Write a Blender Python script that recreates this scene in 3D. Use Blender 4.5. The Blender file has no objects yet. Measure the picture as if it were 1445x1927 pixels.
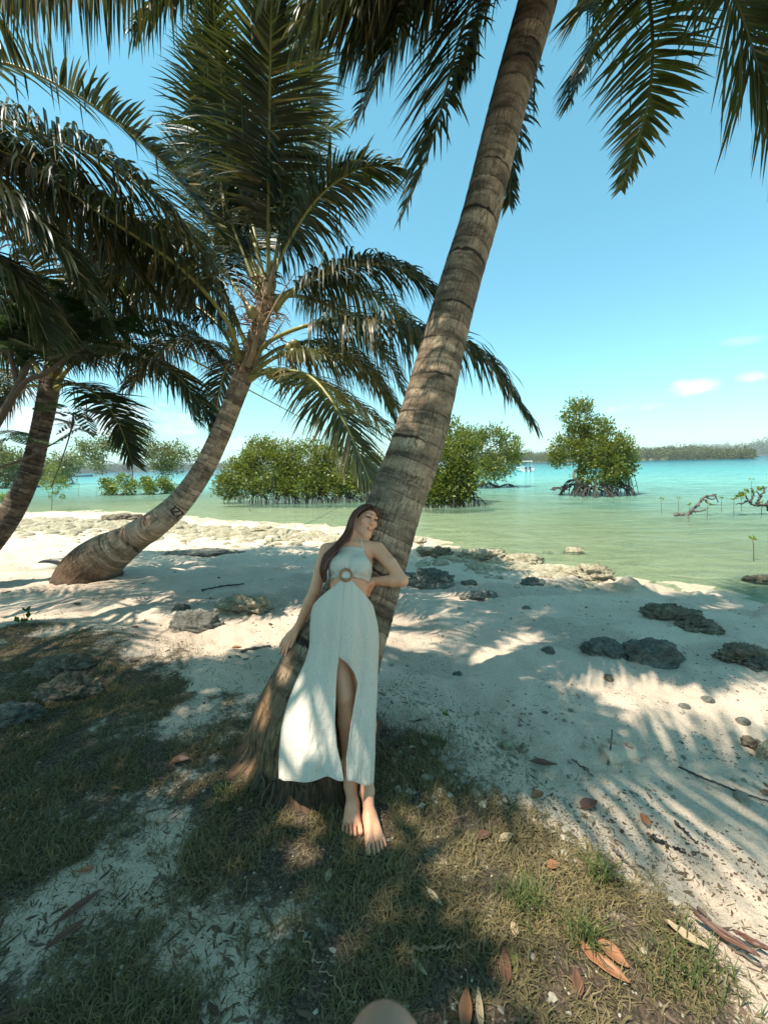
import bpy, math
import numpy as np
from mathutils import Vector, Matrix
sc = bpy.context.scene
COL = sc.collection
RNG = np.random.default_rng(7)

# ------------------------------------------------------------------ camera
FPX, CX, CY, H = 760.0, 722.5, 963.5, 1.68
PITCH, ROLL = math.radians(6.72), math.radians(1.46)
FW = np.array([0, math.cos(PITCH), -math.sin(PITCH)])
U0 = np.array([0, math.sin(PITCH), math.cos(PITCH)])
R0 = np.array([1.0, 0, 0])
RT = R0 * math.cos(ROLL) - U0 * math.sin(ROLL)
UP = U0 * math.cos(ROLL) + R0 * math.sin(ROLL)
CAM = np.array([0, 0, H])

def ray(px, py):
    return FW + (px - CX) / FPX * RT - (py - CY) / FPX * UP
def P(px, py, d):
    return CAM + ray(px, py) * d
def PZ(px, py, z=0.0):
    r = ray(px, py)
    return CAM + r * ((z - H) / r[2])

cd = bpy.data.cameras.new('camera')
cam = bpy.data.objects.new('camera', cd)
COL.objects.link(cam)
cd.sensor_fit = 'VERTICAL'
cd.sensor_height = 36.0
cd.lens = FPX / 1927 * 36.0
cd.clip_start = 0.01
cd.clip_end = 20000
cd.dof.use_dof = True
cd.dof.focus_distance = 2.6
cd.dof.aperture_fstop = 20.0
m = Matrix(((RT[0], UP[0], -FW[0], CAM[0]), (RT[1], UP[1], -FW[1], CAM[1]), (RT[2], UP[2], -FW[2], CAM[2]), (0, 0, 0, 1)))
cam.matrix_world = m
sc.camera = cam

# ------------------------------------------------------------------ helpers
def nrm(v):
    v = np.asarray(v, float)
    return v / (np.linalg.norm(v, axis=-1, keepdims=True) + 1e-12)

def hash2(ix, iy, s):
    n = (ix.astype(np.int64) * 374761393 + iy.astype(np.int64) * 668265263 + s * 974634777) & 0x7fffffff
    n = ((n ^ (n >> 13)) * 1274126177) & 0x7fffffff
    return ((n ^ (n >> 16)) & 0xffff) / 65535.0
def vnoise(x, y, s=0):
    x = np.asarray(x, float); y = np.asarray(y, float)
    ix = np.floor(x); iy = np.floor(y)
    fx = x - ix; fy = y - iy
    fx = fx * fx * (3 - 2 * fx); fy = fy * fy * (3 - 2 * fy)
    a = hash2(ix, iy, s); b = hash2(ix + 1, iy, s); c = hash2(ix, iy + 1, s); d = hash2(ix + 1, iy + 1, s)
    return (a * (1 - fx) + b * fx) * (1 - fy) + (c * (1 - fx) + d * fx) * fy
def fbm(x, y, s=0, o=4):
    r = 0; a = 0.5; t = 0
    for i in range(o):
        r = r + a * vnoise(x * 2 ** i + 17.3 * i, y * 2 ** i - 9.1 * i, s + i); t += a; a *= 0.5
    return r / t
def sst(a, b, x):
    t = np.clip((x - a) / (b - a), 0, 1)
    return t * t * (3 - 2 * t)

def mk(name, V, F, mats, parent=None, mi=None, smooth=True, uv=None, attrs=None):
    V = np.asarray(V, np.float32)
    Fs = F if isinstance(F, list) else [F]
    Fs = [np.asarray(f, np.int32) for f in Fs if len(f)]
    me = bpy.data.meshes.new(name)
    me.vertices.add(len(V))
    me.vertices.foreach_set('co', V.ravel())
    loops = np.concatenate([f.ravel() for f in Fs])
    tot = np.concatenate([np.full(len(f), f.shape[1], np.int32) for f in Fs])
    st = np.concatenate([[0], np.cumsum(tot)[:-1]]).astype(np.int32)
    me.loops.add(len(loops)); me.loops.foreach_set('vertex_index', loops)
    me.polygons.add(len(tot)); me.polygons.foreach_set('loop_start', st); me.polygons.foreach_set('loop_total', tot)
    if mi is not None:
        me.polygons.foreach_set('material_index', np.asarray(mi, np.int32))
    me.polygons.foreach_set('use_smooth', np.full(len(tot), smooth, bool))
    if uv is not None:
        l = me.uv_layers.new(name='UVMap')
        l.data.foreach_set('uv', np.asarray(uv, np.float32)[loops].ravel())
    for k, a in (attrs or {}).items():
        a = np.asarray(a, np.float32)
        if a.ndim == 1:
            at = me.attributes.new(k, 'FLOAT', 'POINT'); at.data.foreach_set('value', a)
        else:
            at = me.attributes.new(k, 'FLOAT_VECTOR', 'POINT'); at.data.foreach_set('vector', a.ravel())
    for mm in (mats if isinstance(mats, (list, tuple)) else [mats]):
        me.materials.append(mm)
    me.update(calc_edges=True)
    o = bpy.data.objects.new(name, me)
    COL.objects.link(o)
    if parent is not None:
        o.parent = parent
        o.matrix_parent_inverse = Matrix.Translation(-parent.location)
    return o

def empty(name, loc, label, cat, group=None):
    o = bpy.data.objects.new(name, None)
    COL.objects.link(o)
    o.location = [float(c) for c in loc]
    o.empty_display_size = 0.1
    return tag(o, label, cat, group)
def tag(o, label=None, cat=None, group=None, kind=None):
    if label: o['label'] = label
    if cat: o['category'] = cat
    if group: o['group'] = group
    if kind: o['kind'] = kind
    return o

class Acc:
    def __init__(s): s.V = []; s.F = {}; s.n = 0; s.A = []
    def add(s, V, F, a=None):
        V = np.asarray(V, float)
        for f in (F if isinstance(F, list) else [F]):
            f = np.asarray(f, np.int64)
            if len(f): s.F.setdefault(f.shape[1], []).append(f + s.n)
        s.V.append(V); s.n += len(V)
        s.A.append(np.full(len(V), 0.0) if a is None else np.broadcast_to(np.asarray(a, float), (len(V),)))
    def get(s):
        return np.concatenate(s.V), [np.concatenate(v) for v in s.F.values()], np.concatenate(s.A)
    def build(s, name, mats, parent=None, smooth=True):
        V, F, A = s.get()
        return mk(name, V, F, mats, parent, smooth=smooth, attrs={'rnd': A})

def spline(pts, n):
    pts = np.asarray(pts, float)
    if len(pts) == 2:
        q = pts[0] + (pts[1] - pts[0]) * np.linspace(0, 1, 40)[:, None]
    else:
        e = np.vstack([2 * pts[0] - pts[1], pts, 2 * pts[-1] - pts[-2]])
        q = []
        for i in range(len(pts) - 1):
            t = np.linspace(0, 1, 24, endpoint=(i == len(pts) - 2))[:, None]
            a, b, c, d = e[i], e[i + 1], e[i + 2], e[i + 3]
            q.append(0.5 * (2 * b + (c - a) * t + (2 * a - 5 * b + 4 * c - d) * t ** 2 + (3 * b - a - 3 * c + d) * t ** 3))
        q = np.vstack(q)
    s = np.concatenate([[0], np.cumsum(np.linalg.norm(np.diff(q[:, :3], axis=0), axis=1))])
    x = np.linspace(0, s[-1], n)
    return np.stack([np.interp(x, s, q[:, k]) for k in range(q.shape[1])], 1)

def frames(pts):
    T = nrm(np.gradient(pts, axis=0))
    a = np.array([0, 0, 1.0]) if abs(T[0][2]) < 0.9 else np.array([1.0, 0, 0])
    n = nrm(np.cross(T[0], a))
    N = []
    for t in T:
        n = nrm(n - t * np.dot(n, t)); N.append(n)
    N = np.array(N)
    return T, N, np.cross(T, N)

def tube(pts, rad, ns=8, caps=True, wob=None):
    pts = np.asarray(pts, float); m_ = len(pts)
    rad = np.broadcast_to(np.asarray(rad, float), (m_,))
    T, N, B = frames(pts)
    a = np.linspace(0, 2 * np.pi, ns, endpoint=False)
    r = rad[:, None] * (1 if wob is None else wob)
    V = pts[:, None, :] + (np.cos(a)[None, :, None] * N[:, None, :] + np.sin(a)[None, :, None] * B[:, None, :]) * (r[..., None] if np.ndim(r) > 1 and r.shape[1] > 1 else r[:, :, None])
    V = V.reshape(-1, 3)
    i = np.arange(m_ - 1)[:, None] * ns; j = np.arange(ns)[None, :]; k = (j + 1) % ns
    F = np.stack([i + j, i + k, i + ns + k, i + ns + j], -1).reshape(-1, 4)
    Fs = [F]
    if caps:
        V = np.vstack([V, pts[0], pts[-1]]); c0 = m_ * ns
        jj = np.arange(ns); kk = (jj + 1) % ns
        Fs.append(np.vstack([np.stack([np.full(ns, c0), kk, jj], 1), np.stack([np.full(ns, c0 + 1), (m_ - 1) * ns + jj, (m_ - 1) * ns + kk], 1)]))
    return V, Fs

def ico(sub=2):
    import bmesh
    bm = bmesh.new(); bmesh.ops.create_icosphere(bm, subdivisions=sub, radius=1)
    V = np.array([v.co[:] for v in bm.verts]); F = np.array([[v.index for v in f.verts] for f in bm.faces]); bm.free()
    return V, F
ICO = {s: ico(s) for s in (1, 2, 3, 4, 5)}
def noise3(V, f, s):
    return (fbm(V[:, 0] * f + 3.1 * V[:, 2] * f * .31, V[:, 1] * f + V[:, 2] * f * .77, s) + fbm(V[:, 1] * f + 11, V[:, 2] * f + V[:, 0] * f * .2, s + 9) + fbm(V[:, 2] * f + 5, V[:, 0] * f - 3, s + 5)) / 3

# ------------------------------------------------------------------ node helper
class NT:
    def __init__(s, tree):
        s.t = tree; s.t.nodes.clear()
    def n(s, typ, ins=None, **props):
        nd = s.t.nodes.new(typ)
        for k, v in props.items(): setattr(nd, k, v)
        for k, v in (ins or {}).items():
            sk = nd.inputs[k]
            if isinstance(v, bpy.types.NodeSocket): s.t.links.new(v, sk)
            elif isinstance(v, bpy.types.Node): s.t.links.new(v.outputs[0], sk)
            else:
                if hasattr(sk.default_value, '__len__') and isinstance(v, (tuple, list)) and len(sk.default_value) == 4 and len(v) == 3: v = (*v, 1)
                sk.default_value = v
        return nd
    def math(s, op, a, b=0.0, c=0.0, clamp=False):
        return s.n('ShaderNodeMath', {0: a, 1: b, 2: c}, operation=op, use_clamp=clamp).outputs[0]
    def ramp(s, f, stops, interp='LINEAR'):
        nd = s.n('ShaderNodeValToRGB', {0: f}); cr = nd.color_ramp; cr.interpolation = interp
        while len(cr.elements) < len(stops): cr.elements.new(0.5)
        for e, (p, c) in zip(cr.elements, stops):
            e.position = p; e.color = (*c, 1) if isinstance(c, (tuple, list)) else (c, c, c, 1)
        return nd.outputs[0]
    def mix(s, f, a, b, blend='MIX'):
        nd = s.n('ShaderNodeMix', data_type='RGBA', blend_type=blend)
        for k, v in ((0, f), (6, a), (7, b)):
            if isinstance(v, bpy.types.NodeSocket): s.t.links.new(v, nd.inputs[k])
            else: nd.inputs[k].default_value = (*v, 1) if isinstance(v, (tuple, list)) and len(v) == 3 else v
        return nd.outputs[2]
    def noise(s, vec, scale, detail=4, rough=0.55, dist=0.0):
        ins = {'Scale': scale, 'Detail': detail, 'Roughness': rough, 'Distortion': dist}
        if vec is not None: ins['Vector'] = vec
        return s.n('ShaderNodeTexNoise', ins).outputs[0]
    def attr(s, name, out=2):
        return s.n('ShaderNodeAttribute', attribute_name=name).outputs[out]
    def vmul(s, v, k):
        return s.n('ShaderNodeVectorMath', {0: v, 1: k}, operation='MULTIPLY').outputs[0]
    def bump(s, h, strength=0.5, dist=0.02):
        return s.n('ShaderNodeBump', {'Height': h, 'Strength': strength, 'Distance': dist}).outputs[0]
    def out(s, sh):
        s.n('ShaderNodeOutputMaterial', {0: sh})

def material(name, fn):
    mt = bpy.data.materials.new(name); mt.use_nodes = True
    nt = NT(mt.node_tree); fn(nt); return mt
def simple(name, col, rough=0.6, var=0.25, scale=20, bump=0.0, metal=0.0, spec=0.5):
    def f(t):
        g = t.n('ShaderNodeNewGeometry').outputs[0]
        n = t.noise(g, scale, 5)
        c = t.mix(t.math('MULTIPLY', n, 1.0), tuple(x * (1 - var) for x in col), tuple(min(1, x * (1 + var)) for x in col))
        ins = {'Base Color': c, 'Roughness': rough, 'Metallic': metal, 'Specular IOR Level': spec}
        if bump: ins['Normal'] = t.bump(n, bump, 0.01)
        t.out(t.n('ShaderNodeBsdfPrincipled', ins))
    return material(name, f)

def leafmat(name, c1, c2, rough=0.4, trans=0.3, tcol=None, spec=0.5, scale=3.0):
    def f(t):
        r = t.attr('rnd'); g = t.n('ShaderNodeNewGeometry')
        n = t.noise(g.outputs[0], scale, 3)
        k = t.math('ADD', t.math('MULTIPLY', r, 0.65), t.math('MULTIPLY', n, 0.35), clamp=True)
        c = t.mix(k, c1, c2)
        if name.startswith('palm'): c = t.mix(t.ramp(r, [(.82, 0.0), (1.0, 1.0)]), c, (.19, .14, .055))
        b = t.n('ShaderNodeBsdfPrincipled', {'Base Color': c, 'Roughness': rough, 'Specular IOR Level': spec})
        tc = t.mix(0.5, c, tcol or c2)
        tr = t.n('ShaderNodeBsdfTranslucent', {0: tc})
        t.out(t.n('ShaderNodeMixShader', {0: trans, 1: b.outputs[0], 2: tr.outputs[0]}))
    return material(name, f)

# ------------------------------------------------------------------ materials
M = {}
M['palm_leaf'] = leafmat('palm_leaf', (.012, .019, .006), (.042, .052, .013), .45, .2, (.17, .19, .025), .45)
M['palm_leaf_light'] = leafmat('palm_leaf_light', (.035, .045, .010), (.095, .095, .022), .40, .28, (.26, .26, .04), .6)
M['petiole'] = simple('petiole', (.24, .22, .06), .45, .3, 12)
M['rachis'] = simple('rachis', (.15, .15, .05), .45, .3, 12)
M['root_fibre'] = simple('root_fibre', (.085, .055, .035), .95, .6, 30, .5)
M['dry_fibre'] = simple('dry_fibre', (.17, .09, .045), .85, .5, 40, .5)
M['dead_spathe'] = simple('dead_spathe', (.27, .18, .10), .8, .4, 25, .4)
M['coconut'] = simple('coconut', (.22, .17, .05), .4, .35, 9)
M['mangrove_leaf'] = leafmat('mangrove_leaf', (.055, .080, .010), (.185, .205, .024), .40, .3, (.32, .34, .03), .45)
M['mangrove_leaf_olive'] = leafmat('mangrove_leaf_olive', (.070, .085, .018), (.185, .190, .045), .42, .3, (.26, .28, .05), .4)
M['sapling_leaf'] = leafmat('sapling_leaf', (.09, .13, .02), (.20, .25, .04), .4, .35, (.34, .38, .05), .4)
M['feather_leaf'] = leafmat('feather_leaf', (.012, .030, .008), (.035, .075, .016), .5, .3, (.10, .20, .02), .3)
M['almond_leaf'] = leafmat('almond_leaf', (.03, .06, .015), (.07, .11, .03), .4, .2, (.15, .2, .03), .4)
M['mangrove_bark'] = simple('mangrove_bark', (.12, .095, .075), .85, .45, 14, .5)
M['dark_root'] = simple('dark_root', (.05, .036, .028), .8, .5, 8, .4)
M['pale_bark'] = simple('pale_bark', (.26, .22, .18), .85, .4, 14, .5)
M['twig'] = simple('twig', (.11, .075, .05), .8, .4, 30, .3)
M['driftwood'] = simple('driftwood', (.10, .08, .065), .85, .5, 12, .5)
M['dry_leaf'] = leafmat('dry_leaf', (.17, .065, .03), (.36, .16, .07), .5, .12, None, .4, 25)
M['dry_leaf_dark'] = leafmat('dry_leaf_dark', (.07, .03, .02), (.17, .08, .045), .5, .1, None, .4, 25)
M['dry_leaf_pale'] = leafmat('dry_leaf_pale', (.28, .20, .12), (.45, .35, .22), .6, .1, None, .3, 25)
M['black_twig_and_strip'] = simple('black_twig_and_strip', (.02, .018, .016), .6, .3, 30)
M['white_paint'] = simple('white_paint', (.78, .78, .76), .35, .05, 3)
M['dark_paint'] = simple('dark_paint', (.03, .03, .035), .4, .2, 3)
M['boat_side'] = simple('boat_side', (.10, .12, .13), .5, .3, 3)
M['black_rubber'] = simple('black_rubber', (.02, .02, .02), .6, .3, 10)
M['pale_shell'] = simple('pale_shell', (.40, .36, .29), .6, .15, 10, .2)
M['ink'] = simple('ink', (.015, .013, .012), .6, .2, 30)
M['foam'] = simple('foam', (.7, .69, .65), .8, .15, 30, .3)
M['tan_bark'] = simple('tan_bark', (.30, .2, .12), .8, .4, 30, .4)  # plain tan bark colour

def rockmat(name, c1, c2, c3):
    def f(t):
        g = t.n('ShaderNodeNewGeometry').outputs[0]
        n = t.noise(g, 5, 9, .72); n2 = t.noise(g, 26, 8, .75)
        v = t.n('ShaderNodeTexVoronoi', {'Vector': g, 'Scale': 75.0}).outputs[0]
        c = t.ramp(n, [(.3, c1), (.52, c2), (.72, c3)])
        c = t.mix(t.ramp(n2, [(.30, 1.0), (.55, 0.0)]), c, tuple(x * .55 for x in c1))
        pit = t.ramp(v, [(.05, 0.0), (.38, 1.0)])
        c = t.mix(t.math('MULTIPLY', t.math('SUBTRACT', 1.0, pit), .35), c, tuple(x * .3 for x in c1))
        h = t.math('ADD', t.math('MULTIPLY', n2, 1.0), t.math('MULTIPLY', pit, .45))
        t.out(t.n('ShaderNodeBsdfPrincipled', {'Base Color': c, 'Roughness': .9, 'Specular IOR Level': .2, 'Normal': t.bump(h, .95, .035)}))
    return material(name, f)
M['rock_pale'] = rockmat('rock_pale', (.26, .21, .13), (.48, .41, .28), (.66, .59, .43))
M['rock_grey'] = rockmat('rock_grey', (.085, .082, .068), (.21, .20, .16), (.38, .35, .28))
M['rock_brown'] = rockmat('rock_brown', (.10, .075, .05), (.24, .19, .13), (.40, .34, .25))

def f_trunk(t, c_hi, c_lo, c_dark, crack, fibre=(.15, .085, .045), cs=1.0):
    uv = t.n('ShaderNodeUVMap').outputs[0]
    st = t.vmul(uv, (26.0 * cs, 3.5 * cs, 1.0))
    n = t.noise(uv, 5, 6, .6); n2 = t.noise(st, 1.6, 5, .65); n3 = t.noise(uv, 60, 5, .6)
    c = t.ramp(n, [(.32, c_lo), (.6, c_hi)])
    blot = t.ramp(t.noise(t.vmul(uv, (1, 3.0, 1)), 2.6, 6, .68), [(.45, 0.0), (.58, 1.0)])
    c = t.mix(t.math('MULTIPLY', blot, .85), c, tuple(x * .36 for x in c_lo))
    lich = t.ramp(t.noise(t.vmul(uv, (1.3, 1.8, 1)), 4.1, 6, .7), [(.58, 0.0), (.68, 1.0)])
    c = t.mix(t.math('MULTIPLY', lich, .5), c, tuple(min(1, x * 1.45) for x in c_hi))
    c = t.mix(t.ramp(n3, [(.35, .45), (.6, 0.0)]), c, c_lo)
    _w = t.n('ShaderNodeCombineXYZ', {0: t.math('MULTIPLY', t.math('SUBTRACT', t.noise(uv, 9, 4), .5), .09), 1: t.math('MULTIPLY', t.math('SUBTRACT', t.noise(uv, 6, 4), .5), .22)}).outputs[0]
    nv = t.noise(t.vmul(uv, (85.0 * cs, 5.5 * cs, 1.0)), 1.0, 2, .5, .3)
    vor = t.math('ABSOLUTE', t.math('SUBTRACT', nv, .5))
    nw = t.noise(t.vmul(uv, (17.0, 2.2, 1.0)), 1.0, 5, .6, .5)
    vor = t.math('MINIMUM', vor, t.math('MULTIPLY_ADD', t.math('ABSOLUTE', t.math('SUBTRACT', nw, .47)), .8, .004))
    cr = t.math('MULTIPLY', t.ramp(vor, [(.0, 1.0), (.014, 0.0)]), t.ramp(t.noise(uv, 5, 4), [(.40, 0.15), (.56, 1.0)]))
    c = t.mix(t.math('MULTIPLY', cr, crack), c, c_dark)
    fb = t.attr('fib')
    fc = t.ramp(t.noise(t.vmul(uv, (95.0, 9.0, 1.0)), 1.0, 7, .74, .5), [(.36, tuple(x * .22 for x in fibre)), (.5, fibre), (.66, tuple(x * 1.9 for x in fibre))])
    c = t.mix(fb, c, fc)
    bd = t.math('MULTIPLY_ADD', t.math('SUBTRACT', t.attr('band'), 1.0), t.math('SUBTRACT', 1.0, fb), 1.0)
    c = t.mix(1.0, c, t.n('ShaderNodeCombineColor', {0: bd, 1: bd, 2: bd}).outputs[0], 'MULTIPLY')
    ring = t.attr('ring')
    c = t.mix(t.math('MULTIPLY', ring, .92, clamp=True), c, c_dark)
    h = t.math('SUBTRACT', t.math('ADD', t.math('MULTIPLY', n2, .9), t.math('MULTIPLY', n3, .35)), t.math('MULTIPLY', cr, .9))
    t.out(t.n('ShaderNodeBsdfPrincipled', {'Base Color': c, 'Roughness': .85, 'Specular IOR Level': .25, 'Normal': t.bump(h, .9, .014)}))
M['trunk_grey'] = material('trunk_grey', lambda t: f_trunk(t, (.40, .295, .19), (.155, .105, .065), (.016, .010, .007), .6, (.15, .085, .042)))
M['trunk_tan'] = material('trunk_tan', lambda t: f_trunk(t, (.66, .49, .34), (.42, .28, .18), (.040, .024, .015), .45, (.10, .058, .034)))
M['trunk_dark'] = material('trunk_dark', lambda t: f_trunk(t, (.26, .19, .13), (.13, .085, .055), (.03, .02, .014), .5, (.10, .06, .04)))

def f_ground(t):
    g = t.n('ShaderNodeNewGeometry').outputs[0]
    gm = t.attr('grass'); wet = t.attr('wet'); lit = t.attr('litter')
    n1 = t.noise(g, 1.1, 5, .6); n2 = t.noise(g, 9, 6, .65); n3 = t.noise(g, 70, 6, .7); n4 = t.noise(g, 300, 3, .7)
    sand = t.ramp(n1, [(.3, (.60, .465, .345)), (.7, (.73, .575, .435))])
    sand = t.mix(t.ramp(n3, [(.34, .55), (.55, 0.0)]), sand, (.33, .27, .20))
    sand = t.mix(t.ramp(n4, [(.36, .55), (.47, 0.0)]), sand, (.17, .13, .10))
    sand = t.mix(t.math('MULTIPLY', wet, .45, clamp=True), sand, (.27, .25, .15))
    soil = t.ramp(n3, [(.32, (.026, .019, .012)), (.5, (.075, .055, .035)), (.68, (.24, .185, .13))])
    k = t.math('MULTIPLY_ADD', t.math('SUBTRACT', n2, .5), 1.5, gm)
    k = t.math('MULTIPLY_ADD', t.math('SUBTRACT', n3, .5), 1.2, k)
    k = t.ramp(k, [(.40, 0.0), (.64, 1.0)])
    c = t.mix(k, sand, soil)
    kl = t.ramp(t.math('MULTIPLY_ADD', t.math('SUBTRACT', n3, .5), 2.0, lit), [(.4, 0.0), (.7, 1.0)])
    c = t.mix(t.math('MULTIPLY', kl, .7), c, (.16, .12, .09))
    h = t.math('ADD', t.math('MULTIPLY', n2, .6), t.math('ADD', t.math('MULTIPLY', n3, .45), t.math('MULTIPLY', n4, .12)))
    t.out(t.n('ShaderNodeBsdfPrincipled', {'Base Color': c, 'Roughness': .92, 'Specular IOR Level': .15, 'Normal': t.bump(h, .8, .05)}))
M['ground'] = material('ground', f_ground)

def f_water(t):
    g = t.n('ShaderNodeNewGeometry').outputs[0]
    s = t.attr('shore')
    pt = t.noise(t.vmul(g, (.10, .30, .3)), 1.0, 5, .6)
    s2 = t.math('MULTIPLY_ADD', t.math('SUBTRACT', pt, .5), 16.0, s)
    sn = t.math('DIVIDE', s2, 240.0, clamp=True)
    c = t.ramp(sn, [(0, (.27, .29, .18)), (.02, (.23, .32, .19)), (.05, (.22, .37, .26)), (.085, (.20, .42, .35)), (.15, (.17, .44, .38)), (.3, (.07, .38, .39)), (.5, (.02, .25, .29)), (1, (.008, .15, .22))])
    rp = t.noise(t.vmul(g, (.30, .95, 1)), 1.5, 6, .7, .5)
    c = t.mix(t.ramp(rp, [(.42, .75), (.55, 0.0)]), c, t.mix(1.0, c, (.55, .62, .55), 'MULTIPLY'))  # ripple light and dark streaks painted into the water colour
    a = t.ramp(t.math('DIVIDE', s, 40.0, clamp=True), [(0, .0), (.03, .08), (.12, .28), (.4, .66), (1, 1)])
    w1 = t.noise(t.vmul(g, (.5, 1.0, 1)), 2.0, 5, .62, .4); w2 = t.noise(t.vmul(g, (.12, .34, 1)), 1.2, 4, .6)
    h = t.math('ADD', w1, t.math('MULTIPLY', w2, 1.2))
    bs = t.math('DIVIDE', 16.0, t.math('ADD', s, 16.0))
    b = t.n('ShaderNodeBump', {'Height': h, 'Strength': t.math('MINIMUM', bs, .95), 'Distance': .55}).outputs[0]
    df = t.n('ShaderNodeBsdfDiffuse', {0: c, 'Normal': b}); tr = t.n('ShaderNodeBsdfTransparent', {0: (.72, .88, .76)})
    m1 = t.n('ShaderNodeMixShader', {0: a, 1: tr.outputs[0], 2: df.outputs[0]})
    gl = t.n('ShaderNodeBsdfGlossy', {'Roughness': .07, 'Normal': b})
    fr = t.n('ShaderNodeFresnel', {0: 1.33, 1: b}).outputs[0]
    fr = t.math('MINIMUM', fr, .55)
    t.out(t.n('ShaderNodeMixShader', {0: fr, 1: m1.outputs[0], 2: gl.outputs[0]}))
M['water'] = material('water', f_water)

def f_skin(t):
    tc = t.attr('tint', 1)
    g = t.n('ShaderNodeNewGeometry').outputs[0]
    n = t.noise(g, 60, 4)
    c = t.mix(t.math('MULTIPLY', n, .3), tc, t.mix(.5, tc, (.35, .16, .10)))
    t.out(t.n('ShaderNodeBsdfPrincipled', {'Base Color': c, 'Roughness': .5, 'Subsurface Weight': .10, 'Subsurface Radius': (.012, .005, .003), 'Subsurface Scale': 1.0, 'Specular IOR Level': .45}))
M['skin'] = material('skin', f_skin)
def f_dress(t):
    uv = t.n('ShaderNodeUVMap').outputs[0]; g = t.n('ShaderNodeNewGeometry').outputs[0]
    v = t.n('ShaderNodeTexVoronoi', {'Vector': uv, 'Scale': 62.0, 'Randomness': .35}).outputs[0]
    v2 = t.n('ShaderNodeTexVoronoi', {'Vector': uv, 'Scale': 62.0, 'Randomness': .35}).outputs[0]
    hole = t.ramp(v, [(.13, 1.0), (.22, 0.0)]); rim = t.ramp(v2, [(.24, 0.0), (.32, 1.0), (.36, 1.0), (.42, 0.0)])
    w = t.noise(g, 240, 3, .7); w2 = t.noise(g, 30, 5, .6)
    lace = t.attr('lace')
    c = t.mix(t.math('MULTIPLY', hole, t.math('MULTIPLY', lace, .55)), (.70, .61, .49), (.28, .24, .2))
    c = t.mix(t.math('MULTIPLY', rim, t.math('MULTIPLY', lace, .30)), c, (.80, .74, .65))
    c = t.mix(t.ramp(w, [(.35, .25), (.6, 0.0)]), c, (.52, .47, .40))
    h = t.math('ADD', t.math('ADD', t.math('MULTIPLY', w, .25), w2), t.math('MULTIPLY', t.math('SUBTRACT', rim, hole), lace))
    b = t.n('ShaderNodeBsdfPrincipled', {'Base Color': c, 'Roughness': .85, 'Specular IOR Level': .2, 'Normal': t.bump(h, .32, .003)})
    tr = t.n('ShaderNodeBsdfTranslucent', {0: (.66, .62, .54)})
    t.out(t.n('ShaderNodeMixShader', {0: .18, 1: b.outputs[0], 2: tr.outputs[0]}))
M['dress'] = material('dress', f_dress)
def f_hair(t):
    r = t.attr('rnd')
    c = t.mix(r, (.018, .007, .004), (.19, .058, .024))
    t.out(t.n('ShaderNodeBsdfPrincipled', {'Base Color': c, 'Roughness': .38, 'Specular IOR Level': .5}))
M['hair'] = material('hair', f_hair)
M['eye_white'] = simple('eye_white', (.26, .22, .20), .6, .05, 30)
M['iris'] = simple('iris', (.03, .016, .01), .15, .2, 60)
M['silver'] = simple('silver', (.75, .72, .66), .25, .05, 10, metal=1.0)
M['wood_ring'] = simple('wood_ring', (.30, .13, .035), .35, .35, 60)
M['dress_plain'] = simple('dress_plain', (.68, .60, .49), .85, .08, 120, .3)
# ------------------------------------------------------------------ terrain
WZ = -0.45
SH = np.array([PZ(*p, WZ)[:2] for p in [(-900, 985), (-300, 978), (0, 970), (150, 964), (300, 973), (450, 986), (600, 994), (700, 1004), (830, 1028), (930, 1050), (1050, 1074), (1180, 1098), (1300, 1116), (1445, 1138), (1700, 1185), (2300, 1300)]])
GE = np.array([PZ(*p, 0.0)[:2] for p in [(-600, 1130), (-200, 1150), (0, 1166), (150, 1172), (330, 1225), (480, 1285), (740, 1318), (850, 1378), (960, 1470), (1080, 1600), (1200, 1690), (1320, 1760), (1445, 1850), (1700, 2050)]])
SHP = np.vstack([SH, [[40, -3], [6000, 0], [6000, 7000], [-6000, 7000], [-6000, 40]]])
GEP = np.vstack([GE, [[1.3, -3], [4, -30], [-40, -30], [-40, 5]]])
def pdist(x, y, L):
    d = np.full(x.shape, 1e9)
    for a, b in zip(L[:-1], L[1:]):
        ab = b - a
        t = np.clip(((x - a[0]) * ab[0] + (y - a[1]) * ab[1]) / (ab @ ab), 0, 1)
        d = np.minimum(d, np.hypot(x - a[0] - t * ab[0], y - a[1] - t * ab[1]))
    return d
def inpoly(x, y, L):
    r = np.zeros(x.shape, bool)
    for a, b in zip(L, np.roll(L, -1, axis=0)):
        c = (a[1] > y) != (b[1] > y)
        if a[1] != b[1]:
            r ^= c & (x < (b[0] - a[0]) * (y - a[1]) / (b[1] - a[1]) + a[0])
    return r
def land(x, y):
    x = np.asarray(x, float); y = np.asarray(y, float)
    dS = pdist(x, y, SH); dG = pdist(x, y, GE)
    w = inpoly(x, y, SHP); gr = inpoly(x, y, GEP) & ~w
    tt = dS / (dS + dG + 1e-6)
    z = WZ + 0.35 * tt ** 0.8
    z = z + 0.10 * sst(0.32, 0.0, dG) * (~w)
    z = np.where(gr, 0.0, z)
    z = np.where(w, WZ - 0.02 - np.minimum(dS * 0.035, 2.2) + 0.02, z)
    return z, np.where(w, -dS, dS), np.where(gr, dG, -dG)
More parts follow.
